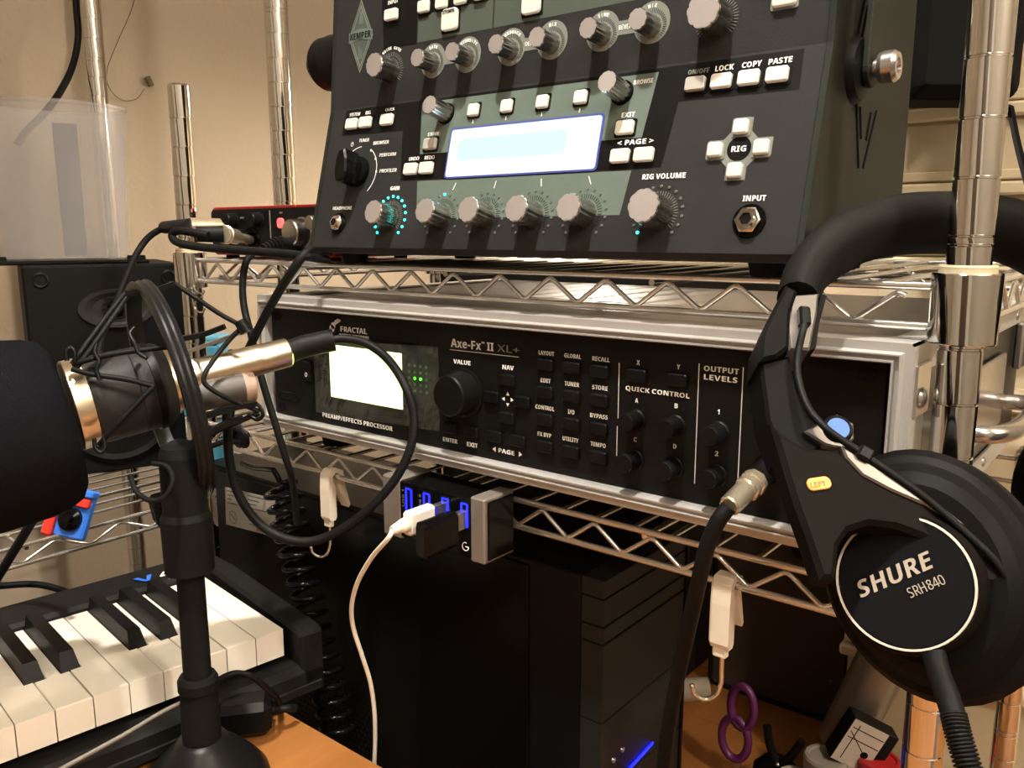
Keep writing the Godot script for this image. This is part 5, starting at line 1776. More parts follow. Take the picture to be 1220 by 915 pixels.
	for q in [[0.0, -0.006], [0.0310, -0.0055], [0.0420, -0.0060], [0.0490, -0.010], [0.0525, -0.018], [0.0545, -0.028], [0.0548, -0.05], [0.0545, -0.085], [0.0510, -0.115], [0.0420, -0.135], [0.025, -0.147], [0.0, -0.150]]:
		prof.append(Vector2(q[0], q[1]))
	lathe(st, prof, Transform3D(ax0.basis, ax0.origin + Vector3(0, -0.0075, 0)), 56)
	part(fo, "foam", st, mat("foam"))
	# plug and lead
	t = thing("microphone_cable", "black cable with a gold plug looping from the microphone past the screen", "cable", A + w * 0.1)
	st = S()
	turned(st, [Vector2(0.0, 0.0690), Vector2(0.0112, 0.0690), Vector2(0.0114, 0.0725), Vector2(0.0107, 0.0745), Vector2(0.0104, 0.115), Vector2(0.0101, 0.1345), Vector2(0.0094, 0.1355), Vector2(0, 0.1355)], ax0, 32)
	part(t, "plug_shell", st, mat("champagne"))
	st = S()
	tube(st, curve([A + w * 0.134] + [Vector3(0.2471, 1.0207, 0.0662), Vector3(0.2528, 1.0231, 0.0559), Vector3(0.2602, 1.0252, 0.0469)], 5), 0.0080, 14)
	part(t, "plug_boot", st, mat("rubber"))
	st = S()
	tube(st, curve([Vector3(0.2565, 1.0246, 0.0500), Vector3(0.2650, 1.0255, 0.0403), Vector3(0.2783, 1.0221, 0.0318), Vector3(0.2943, 1.0123, 0.0277), Vector3(0.3176, 0.9979, 0.0345), Vector3(0.3269, 0.9782, 0.0355), Vector3(0.3293, 0.9585, 0.0408), Vector3(0.3244, 0.9383, 0.0493), Vector3(0.3135, 0.9198, 0.0598), Vector3(0.2971, 0.9020, 0.0732), Vector3(0.2779, 0.8913, 0.0871), Vector3(0.2594, 0.8935, 0.0989), Vector3(0.2445, 0.9049, 0.1082), Vector3(0.2347, 0.9237, 0.1143), Vector3(0.2332, 0.9457, 0.1183), Vector3(0.2345, 0.9696, 0.1194), Vector3(0.2319, 0.9896, 0.1170), Vector3(0.2260, 1.0019, 0.1110), Vector3(0.2099, 1.0173, 0.0969)], 6), 0.0032, 10)
	part(t, "cord", st, mat("rubber"))


# ---------------------------------------------------------------- audio interface
func build_interface() -> void:
	var x0 := 0.0135
	var x1 := 0.1885
	var z := -0.015
	var t := thing("audio_interface", "red audio interface with a black front at the left end of the shelf", "audio interface", Vector3((x0 + x1) / 2, TOP, z - 0.05))
	var y0 := TOP + 0.0025
	var y1 := TOP + 0.0455
	var cy := (y0 + y1) / 2
	var st := S()
	slab(st, round_rect(x1 - x0, y1 - y0, 0.006, 5), 0.098, Transform3D(Basis(), Vector3((x0 + x1) / 2, cy, z - 0.0995)), 0.0008)
	part(t, "shell", st, mat("red_metal", Color(0.62, 0.10, 0.07), 0.38, 0.5))
	st = S()
	slab(st, round_rect(x1 - x0 - 0.004, y1 - y0 - 0.004, 0.0045, 5), 0.0025, Transform3D(Basis(), Vector3((x0 + x1) / 2, cy, z - 0.0022)), 0.0005)
	part(t, "front_panel", st, mat("black_satin"))
	for q in [[0.0535, 1.111, 0.0062], [0.091, 1.111, 0.0062]]:
		put(t, "gain_knob", turned_knob(q[2], 0.010), mat("black_satin"), Transform3D(Basis(), Vector3(q[0], q[1], z)))
	put(t, "volume_knob", turned_knob(0.0115, 0.014), mat("knob_metal"), Transform3D(Basis(), Vector3(0.1500, 1.1000, z)))
	put(t, "headphone_knob", turned_knob(0.0060, 0.012), mat("knob_metal"), Transform3D(Basis(), Vector3(0.1730, 1.1080, z)))
	st = S()
	slab(st, round_rect(0.0085, 0.0085, 0.003, 4), 0.002, Transform3D(Basis(), Vector3(0.1215, 1.1078, z)), 0.0005)
	part(t, "power_led", st, mat("red_led"))
	st = S()
	box(st, Vector3(0.106, cy, z + 0.0004), Vector3(0.0012, y1 - y0 - 0.008, 0.0006))
	part(t, "panel_line", st, mat("print_dim"))
	for x in [0.040, 0.078]:
		st = S()
		turned(st, [Vector2(0, 0), Vector2(0.0115, 0), Vector2(0.0110, 0.0015), Vector2(0.0080, 0.0015), Vector2(0.0070, 0.0003), Vector2(0, 0.0003)], Transform3D(Basis(Vector3.RIGHT, PI / 2), Vector3(x, 1.0935, z)), 26)
		part(t, "combo_socket", st, mat("black_gloss"))
	lettering(t, "INST", Transform3D(Basis(), Vector3(0.065, 1.113, z + 0.0003)), 0.006, 0.0016, mat("print_dim"))
	lettering(t, "48V", Transform3D(Basis(), Vector3(0.1215, 1.1165, z + 0.0003)), 0.005, 0.0016, mat("print_dim"))
	for x in [x0 + 0.015, x1 - 0.015]:
		for zz in [z - 0.012, z - 0.088]:
			st = S()
			turned(st, [Vector2(0, TOP), Vector2(0.006, TOP), Vector2(0.006, y0 + 0.0005), Vector2(0, y0 + 0.0005)], Transform3D(Basis(), Vector3(x, 0, zz)), 12)
			part(t, "rubber_foot", st, mat("black_matt"))


# ---------------------------------------------------------------- loose cables
func cable(called: String, label: String, pts: Array, r: float, m := "rubber", sub := 7) -> Node3D:
	var c := curve(pts, sub)
	var t := thing(called, label, "cable", c[c.size() / 2])
	var st := S()
	tube(st, c, r, 10)
	part(t, "cord", st, mat(m))
	return t


func build_cables() -> void:
	# plug into the processor's right-hand socket
	var sk := ax(427.8, 27.6, 1.0).origin
	var t := cable("guitar_cable", "thick black guitar cable with a silver plug in the right-hand socket", [Vector3(0.5648, 0.9678, 0.0560), Vector3(0.5612, 0.9604, 0.0600), Vector3(0.5569, 0.9476, 0.0610), Vector3(0.5518, 0.9276, 0.0580), Vector3(0.5437, 0.8994, 0.0500), Vector3(0.5353, 0.8694, 0.0420), Vector3(0.5276, 0.8382, 0.0350), Vector3(0.5218, 0.8072, 0.0300), Vector3(0.5179, 0.7762, 0.0260)], 0.0041)
	var d := (Vector3(0.5648, 0.9678, 0.0560) - sk)
	var px := frame_to(sk, sk + d)
	var l := d.length()
	var st := S()
	turned(st, [Vector2(0, 0.0), Vector2(0.0062, 0.0), Vector2(0.0064, 0.012), Vector2(0.0052, 0.0128), Vector2(0.0052, 0.014), Vector2(0, 0.014)], px, 20)
	var pl := part(t, "plug_collar", st, mat("black_satin"))
	st = S()
	turned(st, [Vector2(0.0060, 0.014), Vector2(0.0070, 0.0148), Vector2(0.0070, 0.0185), Vector2(0.0062, 0.0192), Vector2(0.0062, 0.0205), Vector2(0.0068, 0.0212), Vector2(0.0068, 0.0250), Vector2(0.0058, 0.0262), Vector2(0.0055, l - 0.001), Vector2(0.0048, l), Vector2(0, l)], px, 8)
	part(pl, "plug_shell", st, mat("nickel"))
	# two leads plugged into the audio interface
	t = cable("lead_cable", "black lead hanging from the upper plug of the red interface down to the left", [Vector3(-0.0114, 1.1039, 0.0134), Vector3(-0.0183, 1.1016, 0.0195), Vector3(-0.0258, 1.0933, 0.0275), Vector3(-0.0271, 1.0782, 0.0385), Vector3(-0.0269, 1.0574, 0.0497), Vector3(-0.0261, 1.0368, 0.0604), Vector3(-0.0261, 1.0179, 0.0712), Vector3(-0.0231, 0.9949, 0.0806), Vector3(-0.0151, 0.9591, 0.0891), Vector3(-0.0049, 0.9237, 0.0956)], 0.0030)
	st = S()
	rod(st, Vector3(-0.0139, 1.1047, 0.0152), Vector3(0.0818, 1.1056, 0.0450), 0.0056, 0.0064, 16)
	pl = part(t, "plug_boot", st, mat("rubber"))
	st = S()
	rod(st, Vector3(0.0809, 1.1056, 0.0460), Vector3(0.0870, 1.1050, 0.0220), 0.0068, 0.0068, 18)
	part(pl, "plug_shell", st, mat("nickel"))
	st = S()
	rod(st, Vector3(0.0870, 1.1050, 0.0220), Vector3(0.040, 1.0935, -0.014), 0.0042, 0.0036, 14)
	part(pl, "plug_tip", st, mat("nickel"))
	t = cable("lead_cable", "thick black lead looping back from the lower plug along the shelf edge", [Vector3(0.1137, 1.0975, 0.0500), Vector3(0.1021, 1.1001, 0.0560), Vector3(0.0866, 1.1015, 0.0600), Vector3(0.0807, 1.0975, 0.0620), Vector3(0.0889, 1.0921, 0.0620), Vector3(0.1113, 1.0890, 0.0580), Vector3(0.1415, 1.0873, 0.0520), Vector3(0.1766, 1.0857, 0.0460), Vector3(0.2071, 1.0842, 0.0420), Vector3(0.2225, 1.0828, 0.0380), Vector3(0.2138, 1.0808, 0.0220), Vector3(0.2008, 1.0790, 0.0020)], 0.0033)
	st = S()
	rod(st, Vector3(0.1001, 1.0988, 0.0520), Vector3(0.1100, 1.0987, 0.0340), 0.0062, 0.0068, 16)
	pl = part(t, "plug_boot", st, mat("rubber"))
	st = S()
	var ja := Vector3(0.1100, 1.0987, 0.0340)
	var jb := Vector3(0.078, 1.0935, -0.0135)
	turned(st, [Vector2(0, 0), Vector2(0.0070, 0.0), Vector2(0.0070, 0.003), Vector2(0.0078, 0.0035), Vector2(0.0078, 0.006), Vector2(0.0066, 0.0065), Vector2(0.0064, 0.024), Vector2(0.0045, 0.026), Vector2(0.0038, ja.distance_to(jb)), Vector2(0, ja.distance_to(jb))], frame_to(ja, jb), 20)
	part(pl, "plug_shell", st, mat("nickel"))
	t = cable("lead_cable", "black lead with a ribbed plug lying before the interface's volume knob", [Vector3(0.1559, 1.0871, 0.0300), Vector3(0.1509, 1.0832, 0.0360), Vector3(0.1500, 1.0749, 0.0420), Vector3(0.1507, 1.0561, 0.0460), Vector3(0.1554, 1.0388, 0.0480), Vector3(0.1645, 1.0225, 0.0500), Vector3(0.1703, 1.0020, 0.0500), Vector3(0.1763, 0.9786, 0.0480), Vector3(0.1843, 0.9532, 0.0460), Vector3(0.1904, 0.9243, 0.0420), Vector3(0.1905, 0.9111, 0.0380), Vector3(0.1825, 0.8895, 0.0300), Vector3(0.1786, 0.8641, 0.0260)], 0.0028)
	st = S()
	var ra := Vector3(0.1510, 1.0914, 0.0120)
	var rb := Vector3(0.1559, 1.0871, 0.0300)
	rod(st, Vector3(0.1430, 1.0880, -0.012), ra, 0.0066, 0.0062, 18)
	for k in 5:
		var c := ra.lerp(rb, (k + 0.5) / 5.0)
		rod(st, c - (rb - ra) * 0.06, c + (rb - ra) * 0.06, 0.0056 - k * 0.0004, -1.0, 12)
	part(t, "plug_boot", st, mat("rubber"))
	cable("lead_cable", "straight black lead running down across the corner of the flight case", [Vector3(0.2185, 1.0884, 0.0300), Vector3(0.2213, 1.0838, 0.0400), Vector3(0.2167, 1.0741, 0.0460), Vector3(0.2026, 1.0566, 0.0500), Vector3(0.1861, 1.0371, 0.0520), Vector3(0.1710, 1.0169, 0.0540), Vector3(0.1585, 1.0027, 0.0540), Vector3(0.1447, 0.9863, 0.0520), Vector3(0.1323, 0.9640, 0.0500), Vector3(0.1165, 0.9326, 0.0450)], 0.0034)
	# coiled cord hanging from the lower rail
	st = S()
	var ca := Vector3(0.1462, 0.8925, 0.0180)
	var cb := Vector3(0.2154, 0.6786, 0.0180)
	var fr := frame_to(ca, cb)
	var pts := [Vector3(0.0827, 0.8963, 0.0120), Vector3(0.1144, 0.8986, 0.0180), Vector3(0.1502, 0.9053, 0.0260)]
	var turns := 18.0
	var len := ca.distance_to(cb)
	for k in range(0, int(turns * 14) + 1):
		var q := k / (turns * 14)
		var a := TAU * turns * q + 1.0
		var rr := 0.0128 + 0.0012 * sin(q * 9.0)
		pts.append(fr * Vector3(cos(a) * rr, q * len, sin(a) * rr))
	t = thing("coiled_cable", "black spiral cable hanging in front of the tower computer", "cable", (ca + cb) / 2)
	tube(st, curve(pts, 2), 0.0024, 8)
	part(t, "coil", st, mat("black_gloss"))
	# cable bundle knotted behind the shock mount
	st = S()
	pts = []
	for k in 60:
		var a := TAU * k / 20.0
		pts.append(Vector3(0.1105, 0.9295, 0.0300) + Vector3(cos(a) * (0.011 + 0.002 * sin(k * 0.7)), sin(a) * 0.0085 + 0.0012 * cos(k * 0.9), 0.004 * sin(k * 0.35)))
	pts.append_array([Vector3(0.0869, 0.9206, 0.0300), Vector3(0.0690, 0.9140, 0.0340), Vector3(0.0546, 0.9137, 0.0400)])
	t = thing("tied_cable", "small knotted bundle of black cord on the lower rail", "cable", Vector3(0.1105, 0.9295, 0.0300))
	tube(st, curve(pts, 2), 0.0026, 8)
	part(t, "cord", st, mat("rubber"))
	cable("keyboard_cable", "black cable lying across the front of the keyboard by the stand foot", [Vector3(0.2424, 0.7998, 0.1446), Vector3(0.2414, 0.8000, 0.1376), Vector3(0.2441, 0.8002, 0.1301), Vector3(0.2501, 0.7964, 0.1223), Vector3(0.2482, 0.7792, 0.1083), Vector3(0.2361, 0.7613, 0.0935)] + [Vector3(0.1947, 0.7195, 0.0620), Vector3(0.1899, 0.7007, 0.0580), Vector3(0.1847, 0.6727, 0.0550)], 0.0022)
	cable("lead_cable", "thin pale-edged cable running along the front lip of the keyboard", [Vector3(0.2455, 0.7984, 0.1712), Vector3(0.2389, 0.7937, 0.1841), Vector3(0.2326, 0.7867, 0.2037), Vector3(0.2268, 0.7813, 0.2227), Vector3(0.2216, 0.7763, 0.2411), Vector3(0.2157, 0.7704, 0.2537)], 0.0014, "worn_grey")


# ---------------------------------------------------------------- things at the left
func build_left_things() -> void:
	# loudspeaker on the side rack
	var yaw := deg_to_rad(-20.0)
	var nz := Vector3(cos(yaw), 0, -sin(yaw))        # the way the speaker faces
	var rx := Vector3.UP.cross(nz)
	var fc := Vector3(-0.2428, 0.9426, -0.0371)
	var y0 := 0.8205
	var h := 0.2435
	var bs := Basis(rx, Vector3.UP, nz)
	var o := Vector3(fc.x, y0, fc.z)
	var wd := 0.168
	var t := thing("loudspeaker", "black studio loudspeaker behind the microphone", "loudspeaker", o)
	var st := S()
	box(st, o + Vector3(0, h / 2, 0) - nz * 0.095, Vector3(wd, h, 0.19), 0.002, bs)
	part(t, "cabinet", st, mat("speaker_black", Color(0.06, 0.06, 0.06), 0.6))
	var fx := func(x: float, y: float, z: float) -> Transform3D: return Transform3D(bs, o + rx * x + Vector3(0, y, 0) + nz * z)
	st = S()
	slab(st, round_rect(wd - 0.003, h - 0.003, 0.003, 3), 0.003, fx.call(0, h / 2, 0.0), 0.001)
	part(t, "baffle", st, mat("baffle", Color(0.045, 0.045, 0.045), 0.5))
	for x in [-0.0665, 0.0665]:
		st = S()
		turned(st, [Vector2(0, 0.001), Vector2(0.0055, 0.001), Vector2(0.0058, 0.0022), Vector2(0.0072, 0.0026), Vector2(0.0088, 0.0016), Vector2(0.0090, 0.0)], fx.call(x, h - 0.016, 0.003) * Transform3D(Basis(Vector3.RIGHT, PI / 2), Vector3.ZERO), 24)
		part(t, "screw_cup", st, mat("black_satin"))
	st = S()
	turned(st, [Vector2(0.036, 0.0), Vector2(0.0355, 0.004), Vector2(0.030, 0.0035), Vector2(0.022, 0.0005), Vector2(0, 0.0005)], fx.call(0.008, h - 0.050, 0.003) * Transform3D(Basis(Vector3.RIGHT, PI / 2), Vector3.ZERO), 40, Vector2(1.15, 0.62))
	var tw := part(t, "tweeter", st, mat("speaker_ring", Color(0.15, 0.15, 0.15), 0.45))
	for k in 5:
		st = S()
		box(st, fx.call(0.008, h - 0.062 + k * 0.0058, 0.0065).origin, Vector3(0.034 - 0.004 * absf(k - 2.0), 0.0022, 0.001), 0.0002, bs)
		part(tw, "grille_bar", st, mat("black_satin"))
	st = S()
	lathe(st, [Vector2(0.010, 0.0005), Vector2(0.008, 0.004), Vector2(0.004, 0.006), Vector2(0, 0.0065)], fx.call(0.008, h - 0.050, 0.003) * Transform3D(Basis(Vector3.RIGHT, PI / 2), Vector3.ZERO), 24)
	part(tw, "dome", st, mat("black_gloss"))
	st = S()
	turned(st, [Vector2(0.066, 0.0), Vector2(0.066, 0.003), Vector2(0.060, 0.0055), Vector2(0.054, 0.003), Vector2(0.020, -0.001), Vector2(0, 0.001)], fx.call(0.0, 0.076, 0.003) * Transform3D(Basis(Vector3.RIGHT, PI / 2), Vector3.ZERO), 44)
	part(t, "woofer", st, mat("black_satin"))
	# the frosted bin on top, on its black tray
	var top := y0 + h
	var bc := Vector3(fc.x, top, fc.z) - nz * 0.085 - rx * 0.034
	t = thing("plastic_bin", "frosted clear plastic bin standing on the loudspeaker", "bin", bc)
	st = S()
	var rim := 0.079
	var hb := 0.183
	turned(st, [Vector2(rim * 0.88, 0.0045), Vector2(rim * 0.90, 0.006), Vector2(rim, hb), Vector2(rim - 0.0022, hb), Vector2(rim * 0.88 - 0.0014, 0.007), Vector2(0, 0.007), Vector2(0, 0.0045), Vector2(rim * 0.88, 0.0045)], Transform3D(bs, bc), 60, Vector2(1.0, 0.72))
	part(t, "shell", st, mat("frosted"))
	st = S()
	turned(st, [Vector2(rim, hb - 0.004), Vector2(rim + 0.0018, hb - 0.0035), Vector2(rim + 0.0018, hb + 0.0002), Vector2(rim - 0.0022, hb + 0.0002)], Transform3D(bs, bc), 60, Vector2(1.0, 0.72))
	part(t, "rim", st, mat("frosted"))
	st = S()
	var sp := bc + rx * 0.004 + nz * (-0.0400)
	slab(st, [Vector2(-0.0118, 0.009), Vector2(0.0118, 0.009), Vector2(0.0126, 0.158), Vector2(-0.0126, 0.158)], 0.0016, Transform3D(bs, bc + rx * 0.008 + nz * 0.046))
	part(t, "grey_strip", st, mat("strip_grey", Color(0.40, 0.41, 0.45), 0.6), "grey strip inside the bin")
	st = S()
	box(st, bc + Vector3(0, 0.0022, 0), Vector3(0.172, 0.0044, 0.118), 0.0015, bs)
	for x in [-0.072, 0.072]:
		box(st, bc + Vector3(0, 0.0065, 0) + rx * x + nz * 0.050, Vector3(0.020, 0.006, 0.010), 0.001, bs)
	part(t, "tray", st, mat("black_satin"))
	# red and blue spring clamp on the wire shelf
	var cl := Vector3(-0.0781, 0.8372, 0.0962)
	var cb := Basis(Vector3.UP, 0.55) * Basis(Vector3.BACK, -0.18) * Basis(Vector3.RIGHT, -0.35)
	t = thing("clamp", "red and blue plastic clamp lying on the wire shelf", "clamp", cl)
	st = S()
	box(st, cl + cb * Vector3(-0.013, 0.0, 0.004), Vector3(0.010, 0.046, 0.012), 0.002, cb)
	box(st, cl + cb * Vector3(0.007, 0.013, 0.0075), Vector3(0.028, 0.008, 0.006), 0.001, cb)
	part(t, "red_jaw", st, mat("clamp_red", Color(0.85, 0.20, 0.15), 0.45))
	st = S()
	box(st, cl + cb * Vector3(0.006, 0.0, 0.0), Vector3(0.030, 0.044, 0.010), 0.002, cb)
	box(st, cl + cb * Vector3(0.006, 0.022, 0.004), Vector3(0.034, 0.007, 0.014), 0.0015, cb)
	part(t, "blue_body", st, mat("clamp_blue", Color(0.20, 0.45, 0.85), 0.45))
	st = S()
	turned(st, [Vector2(0.011, 0.0), Vector2(0.011, 0.004), Vector2(0.006, 0.006), Vector2(0.004, 0.010), Vector2(0, 0.010)], Transform3D(cb * Basis(Vector3.RIGHT, PI / 2), cl + cb * Vector3(0.006, -0.004, 0.005)), 20)
	part(t, "screw_knob", st, mat("black_gloss"))
	# light blue bottle behind the plug
	var bb := Vector3(-0.1684, 0.9689, -0.1094)
	t = thing("blue_box", "light blue plastic box on the wire shelf beside the loudspeaker", "box", Vector3(bb.x, 0.8205, bb.z))
	st = S()
	box(st, Vector3(bb.x, 0.8205 + 0.077, bb.z), Vector3(0.046, 0.154, 0.04), 0.005, Basis(Vector3.UP, 0.7))
	part(t, "box_body", st, mat("sky_plastic", Color(0.30, 0.60, 0.72), 0.4))
	st = S()
	box(st, Vector3(bb.x, 0.8205 + 0.157, bb.z), Vector3(0.049, 0.008, 0.043), 0.002, Basis(Vector3.UP, 0.7))
	part(t, "box_lid", st, mat("sky_plastic"))
	# cables on the wall
	cable("wall_cable", "thick black cable hanging down the wall into the frosted bin", [Vector3(-0.5300, 1.4639, -0.1673), Vector3(-0.5300, 1.4088, -0.1657), Vector3(-0.5250, 1.3686, -0.1621), Vector3(-0.5150, 1.3260, -0.1457), Vector3(-0.4900, 1.2840, -0.1131), Vector3(-0.4700, 1.2507, -0.0802), Vector3(-0.4650, 1.2293, -0.0576), Vector3(-0.4650, 1.2115, -0.0437)], 0.0046)
	t = cable("antenna_wire", "hair-thin wire with a small tag curling on the wall", [Vector3(-0.5720, 1.4996, -0.2917), Vector3(-0.5720, 1.4350, -0.2692), Vector3(-0.5720, 1.3824, -0.2427), Vector3(-0.5720, 1.3413, -0.2239), Vector3(-0.5720, 1.3149, -0.2241), Vector3(-0.5720, 1.2988, -0.2421), Vector3(-0.5720, 1.3027, -0.2648), Vector3(-0.5720, 1.3194, -0.2797)], 0.0006, "antenna_wire")
	st = S()
	box(st, Vector3(-0.5720, 1.3318, -0.2888), Vector3(0.005, 0.015, 0.009), 0.001, Basis(Vector3.RIGHT, 0.4))
	part(t, "tag", st, mat("tag_brown", Color(0.34, 0.29, 0.18), 0.7))
	# hooks of wire below the upper left collar
	t = thing("wire_hook", "small bent chrome wire hook under the upper shelf's left corner", "hook", Vector3(0.0191, 1.0484, 0.0020))
	st = S()
	tube(st, curve([Vector3(0.0122, 1.0567, 0.0040), Vector3(0.0134, 1.0507, 0.0060), Vector3(0.0218, 1.0465, 0.0080), Vector3(0.0314, 1.0454, 0.0080), Vector3(0.0331, 1.0485, 0.0080), Vector3(0.0283, 1.0422, 0.0080), Vector3(0.0197, 1.0358, 0.0100), Vector3(0.0217, 1.0298, 0.0100), Vector3(0.0313, 1.0288, 0.0100), Vector3(0.0358, 1.0321, 0.0100)], 4), 0.0009, 6)
	part(t, "wire", st, mat("chrome"))
	# lower background cables under the side rack
	cable("floor_cable", "black cable arching behind the keyboard below the wire shelf", [Vector3(-0.2059, 0.7433, 0.1423), Vector3(-0.1966, 0.7408, 0.1224), Vector3(-0.1801, 0.7384, 0.0967), Vector3(-0.1590, 0.7332, 0.0810), Vector3(-0.1288, 0.7271, 0.0712), Vector3(-0.0864, 0.7223, 0.0643)], 0.0035)
	cable("hanging_cable", "black cable hanging from the foam windscreen across the wire shelf", [Vector3(0.0909, 0.9098, 0.1782), Vector3(0.0639, 0.8898, 0.1785), Vector3(0.0368, 0.8664, 0.1796), Vector3(0.0199, 0.8458, 0.1849), Vector3(0.0004, 0.8180, 0.1940)], 0.0036)


# ---------------------------------------------------------------- things at the right
func build_right_things() -> void:
	# stack of cream storage boxes behind the rack
	var names := ["cream storage box at the bottom of the stack behind the rack", "cream storage box second from the bottom of the stack", "cream storage box third in the stack, behind the flight case", "cream storage box fourth in the stack, behind the headband", "flat cream storage box fifth in the stack, below the headband top", "flat cream storage box sixth in the stack, beside the amplifier", "cream storage box at the top of the stack behind the dark bag"]
	var y := BOARD
	var hh := [0.140, 0.140, 0.120, 0.118, 0.063, 0.063, 0.100]
	for i in names.size():
		var h: float = hh[i]
		var c := Vector3(0.647, y, -0.478)
		var w := 0.300
		var t := thing("storage_box", names[i], "box", c, "cream storage boxes")
		var st := S()
		box(st, c + Vector3(0, (h - 0.010) / 2, 0), Vector3(w - 0.012, h - 0.010, 0.19), 0.004)
		part(t, "box_body", st, mat("cream_box", Color(0.80, 0.74, 0.62), 0.55))
		st = S()
		box(st, c + Vector3(0, h - 0.0055, 0), Vector3(w, 0.011, 0.206), 0.002)
		part(t, "box_lid", st, mat("cream_lid", Color(0.84, 0.78, 0.66), 0.5))
		st = S()
		box(st, c + Vector3(0, 0.006, 0), Vector3(w - 0.006, 0.008, 0.196), 0.001)
		part(t, "box_rim", st, mat("cream_lid"))
		y += h
	# dark bag with its buckles beside the boxes
	var b := Vector3(0.5336, 1.2811, -0.3935)
	var t := thing("dark_bag", "dark bag with metal buckles hanging beside the amplifier", "bag", b)
	var st := S()
	var bb := Basis(Vector3.UP, deg_to_rad(38.76))
	slab(st, round_rect(0.085, 0.150, 0.012, 4), 0.05, Transform3D(bb, Vector3(0.5538, 1.2725, -0.3295)), 0.01)
	part(t, "bag_body", st, mat("bag_black", Color(0.03, 0.029, 0.028), 0.9))
	st = S()
	var bt := Vector3(0.5538, 1.2725, -0.3295) + Vector3(0, 0.072, 0)
	tube(st, curve([bt + bb * Vector3(-0.03, 0, 0.02), bt + Vector3(0.0, 0.06, 0.0), Vector3(0.6495, bt.y + 0.10, -0.343), Vector3(0.662, bt.y + 0.098, -0.33), bt + Vector3(0.02, 0.05, 0.01), bt + bb * Vector3(0.03, 0, 0.02)], 6), 0.003, 8)
	part(t, "bag_loop", st, mat("bag_black"))
	st = S()
	box(st, Vector3(0.5535, 1.2640, -0.3665), Vector3(0.030, 0.018, 0.006), 0.002, bb * Basis(Vector3.BACK, 0.5))
	part(t, "bag_strap", st, mat("strap_brown", Color(0.16, 0.12, 0.10), 0.6))
	st = S()
	tube(st, curve([Vector3(0.5435, 1.2437, -0.3537), Vector3(0.5478, 1.2474, -0.3554), Vector3(0.5538, 1.2456, -0.3572), Vector3(0.5575, 1.2510, -0.3614), Vector3(0.5596, 1.2557, -0.3642)], 4), 0.0020, 8)
	tube(st, curve([Vector3(0.5557, 1.2302, -0.3604), Vector3(0.5557, 1.2244, -0.3565), Vector3(0.5589, 1.2204, -0.3580), Vector3(0.5611, 1.2244, -0.3608), Vector3(0.5588, 1.2315, -0.3632)], 4), 0.0016, 8)
	part(t, "buckle", st, mat("steel"))
	# black strap hanging at the right edge
	t = thing("hanging_strap", "black strap hanging at the right edge behind the post", "strap", Vector3(0.6211, 1.1567, -0.2785))
	st = S()
	tube(st, curve([Vector3(0.6495, 1.42, -0.318)] + [Vector3(0.6111, 1.2038, -0.2815), Vector3(0.6150, 1.1861, -0.2805), Vector3(0.6213, 1.1626, -0.2801), Vector3(0.6287, 1.1390, -0.2805), Vector3(0.6385, 1.1095, -0.2816)], 5), 0.006, 4, false, [Vector2(-0.0065, -0.0012), Vector2(0.0065, -0.0012), Vector2(0.0065, 0.0012), Vector2(-0.0065, 0.0012)])
	part(t, "strap", st, mat("bag_black"))
	# black carton behind the rack
	t = thing("black_carton", "black carton behind the flight case, seen through the shelf", "box", Vector3(0.12, BOARD, -0.57))
	st = S()
	box(st, Vector3(0.12, BOARD + 0.26, -0.57), Vector3(0.36, 0.52, 0.38), 0.004)
	part(t, "carton", st, mat("carton_black", Color(0.07, 0.068, 0.064), 0.7))
	# dark flat case with a rim standing on the low table
	t = thing("flat_case", "dark brown flat case with a raised rim standing on the low table", "case", Vector3(0.404, BOARD, -0.475))
	var cx := Basis(Vector3.UP, 0.04)
	st = S()
	slab(st, round_rect(0.160, 0.210, 0.012, 5), 0.03, Transform3D(cx, Vector3(0.4040, BOARD + 0.1055, -0.490)), 0.002)
	var fcse := part(t, "case_shell", st, mat("case_brown", Color(0.25, 0.21, 0.175), 0.5))
	st = S()
	var rr := []
	for q in round_rect(0.156, 0.206, 0.011, 5):
		rr.append(Transform3D(cx, Vector3(0.4040, BOARD + 0.1055, -0.4605)) * Vector3(q.x, q.y, 0.0))
	tube(st, rr, 0.0035, 8, true)
	part(fcse, "case_rim", st, mat("case_rim", Color(0.10, 0.085, 0.07), 0.4))
	st = S()
	slab(st, disc(0.002, 12), 0.001, Transform3D(cx, Vector3(0.466, BOARD + 0.05, -0.4630)))
	part(fcse, "case_stud", st, mat("steel"))
	# small things on the low table
	scissors()
	jars()


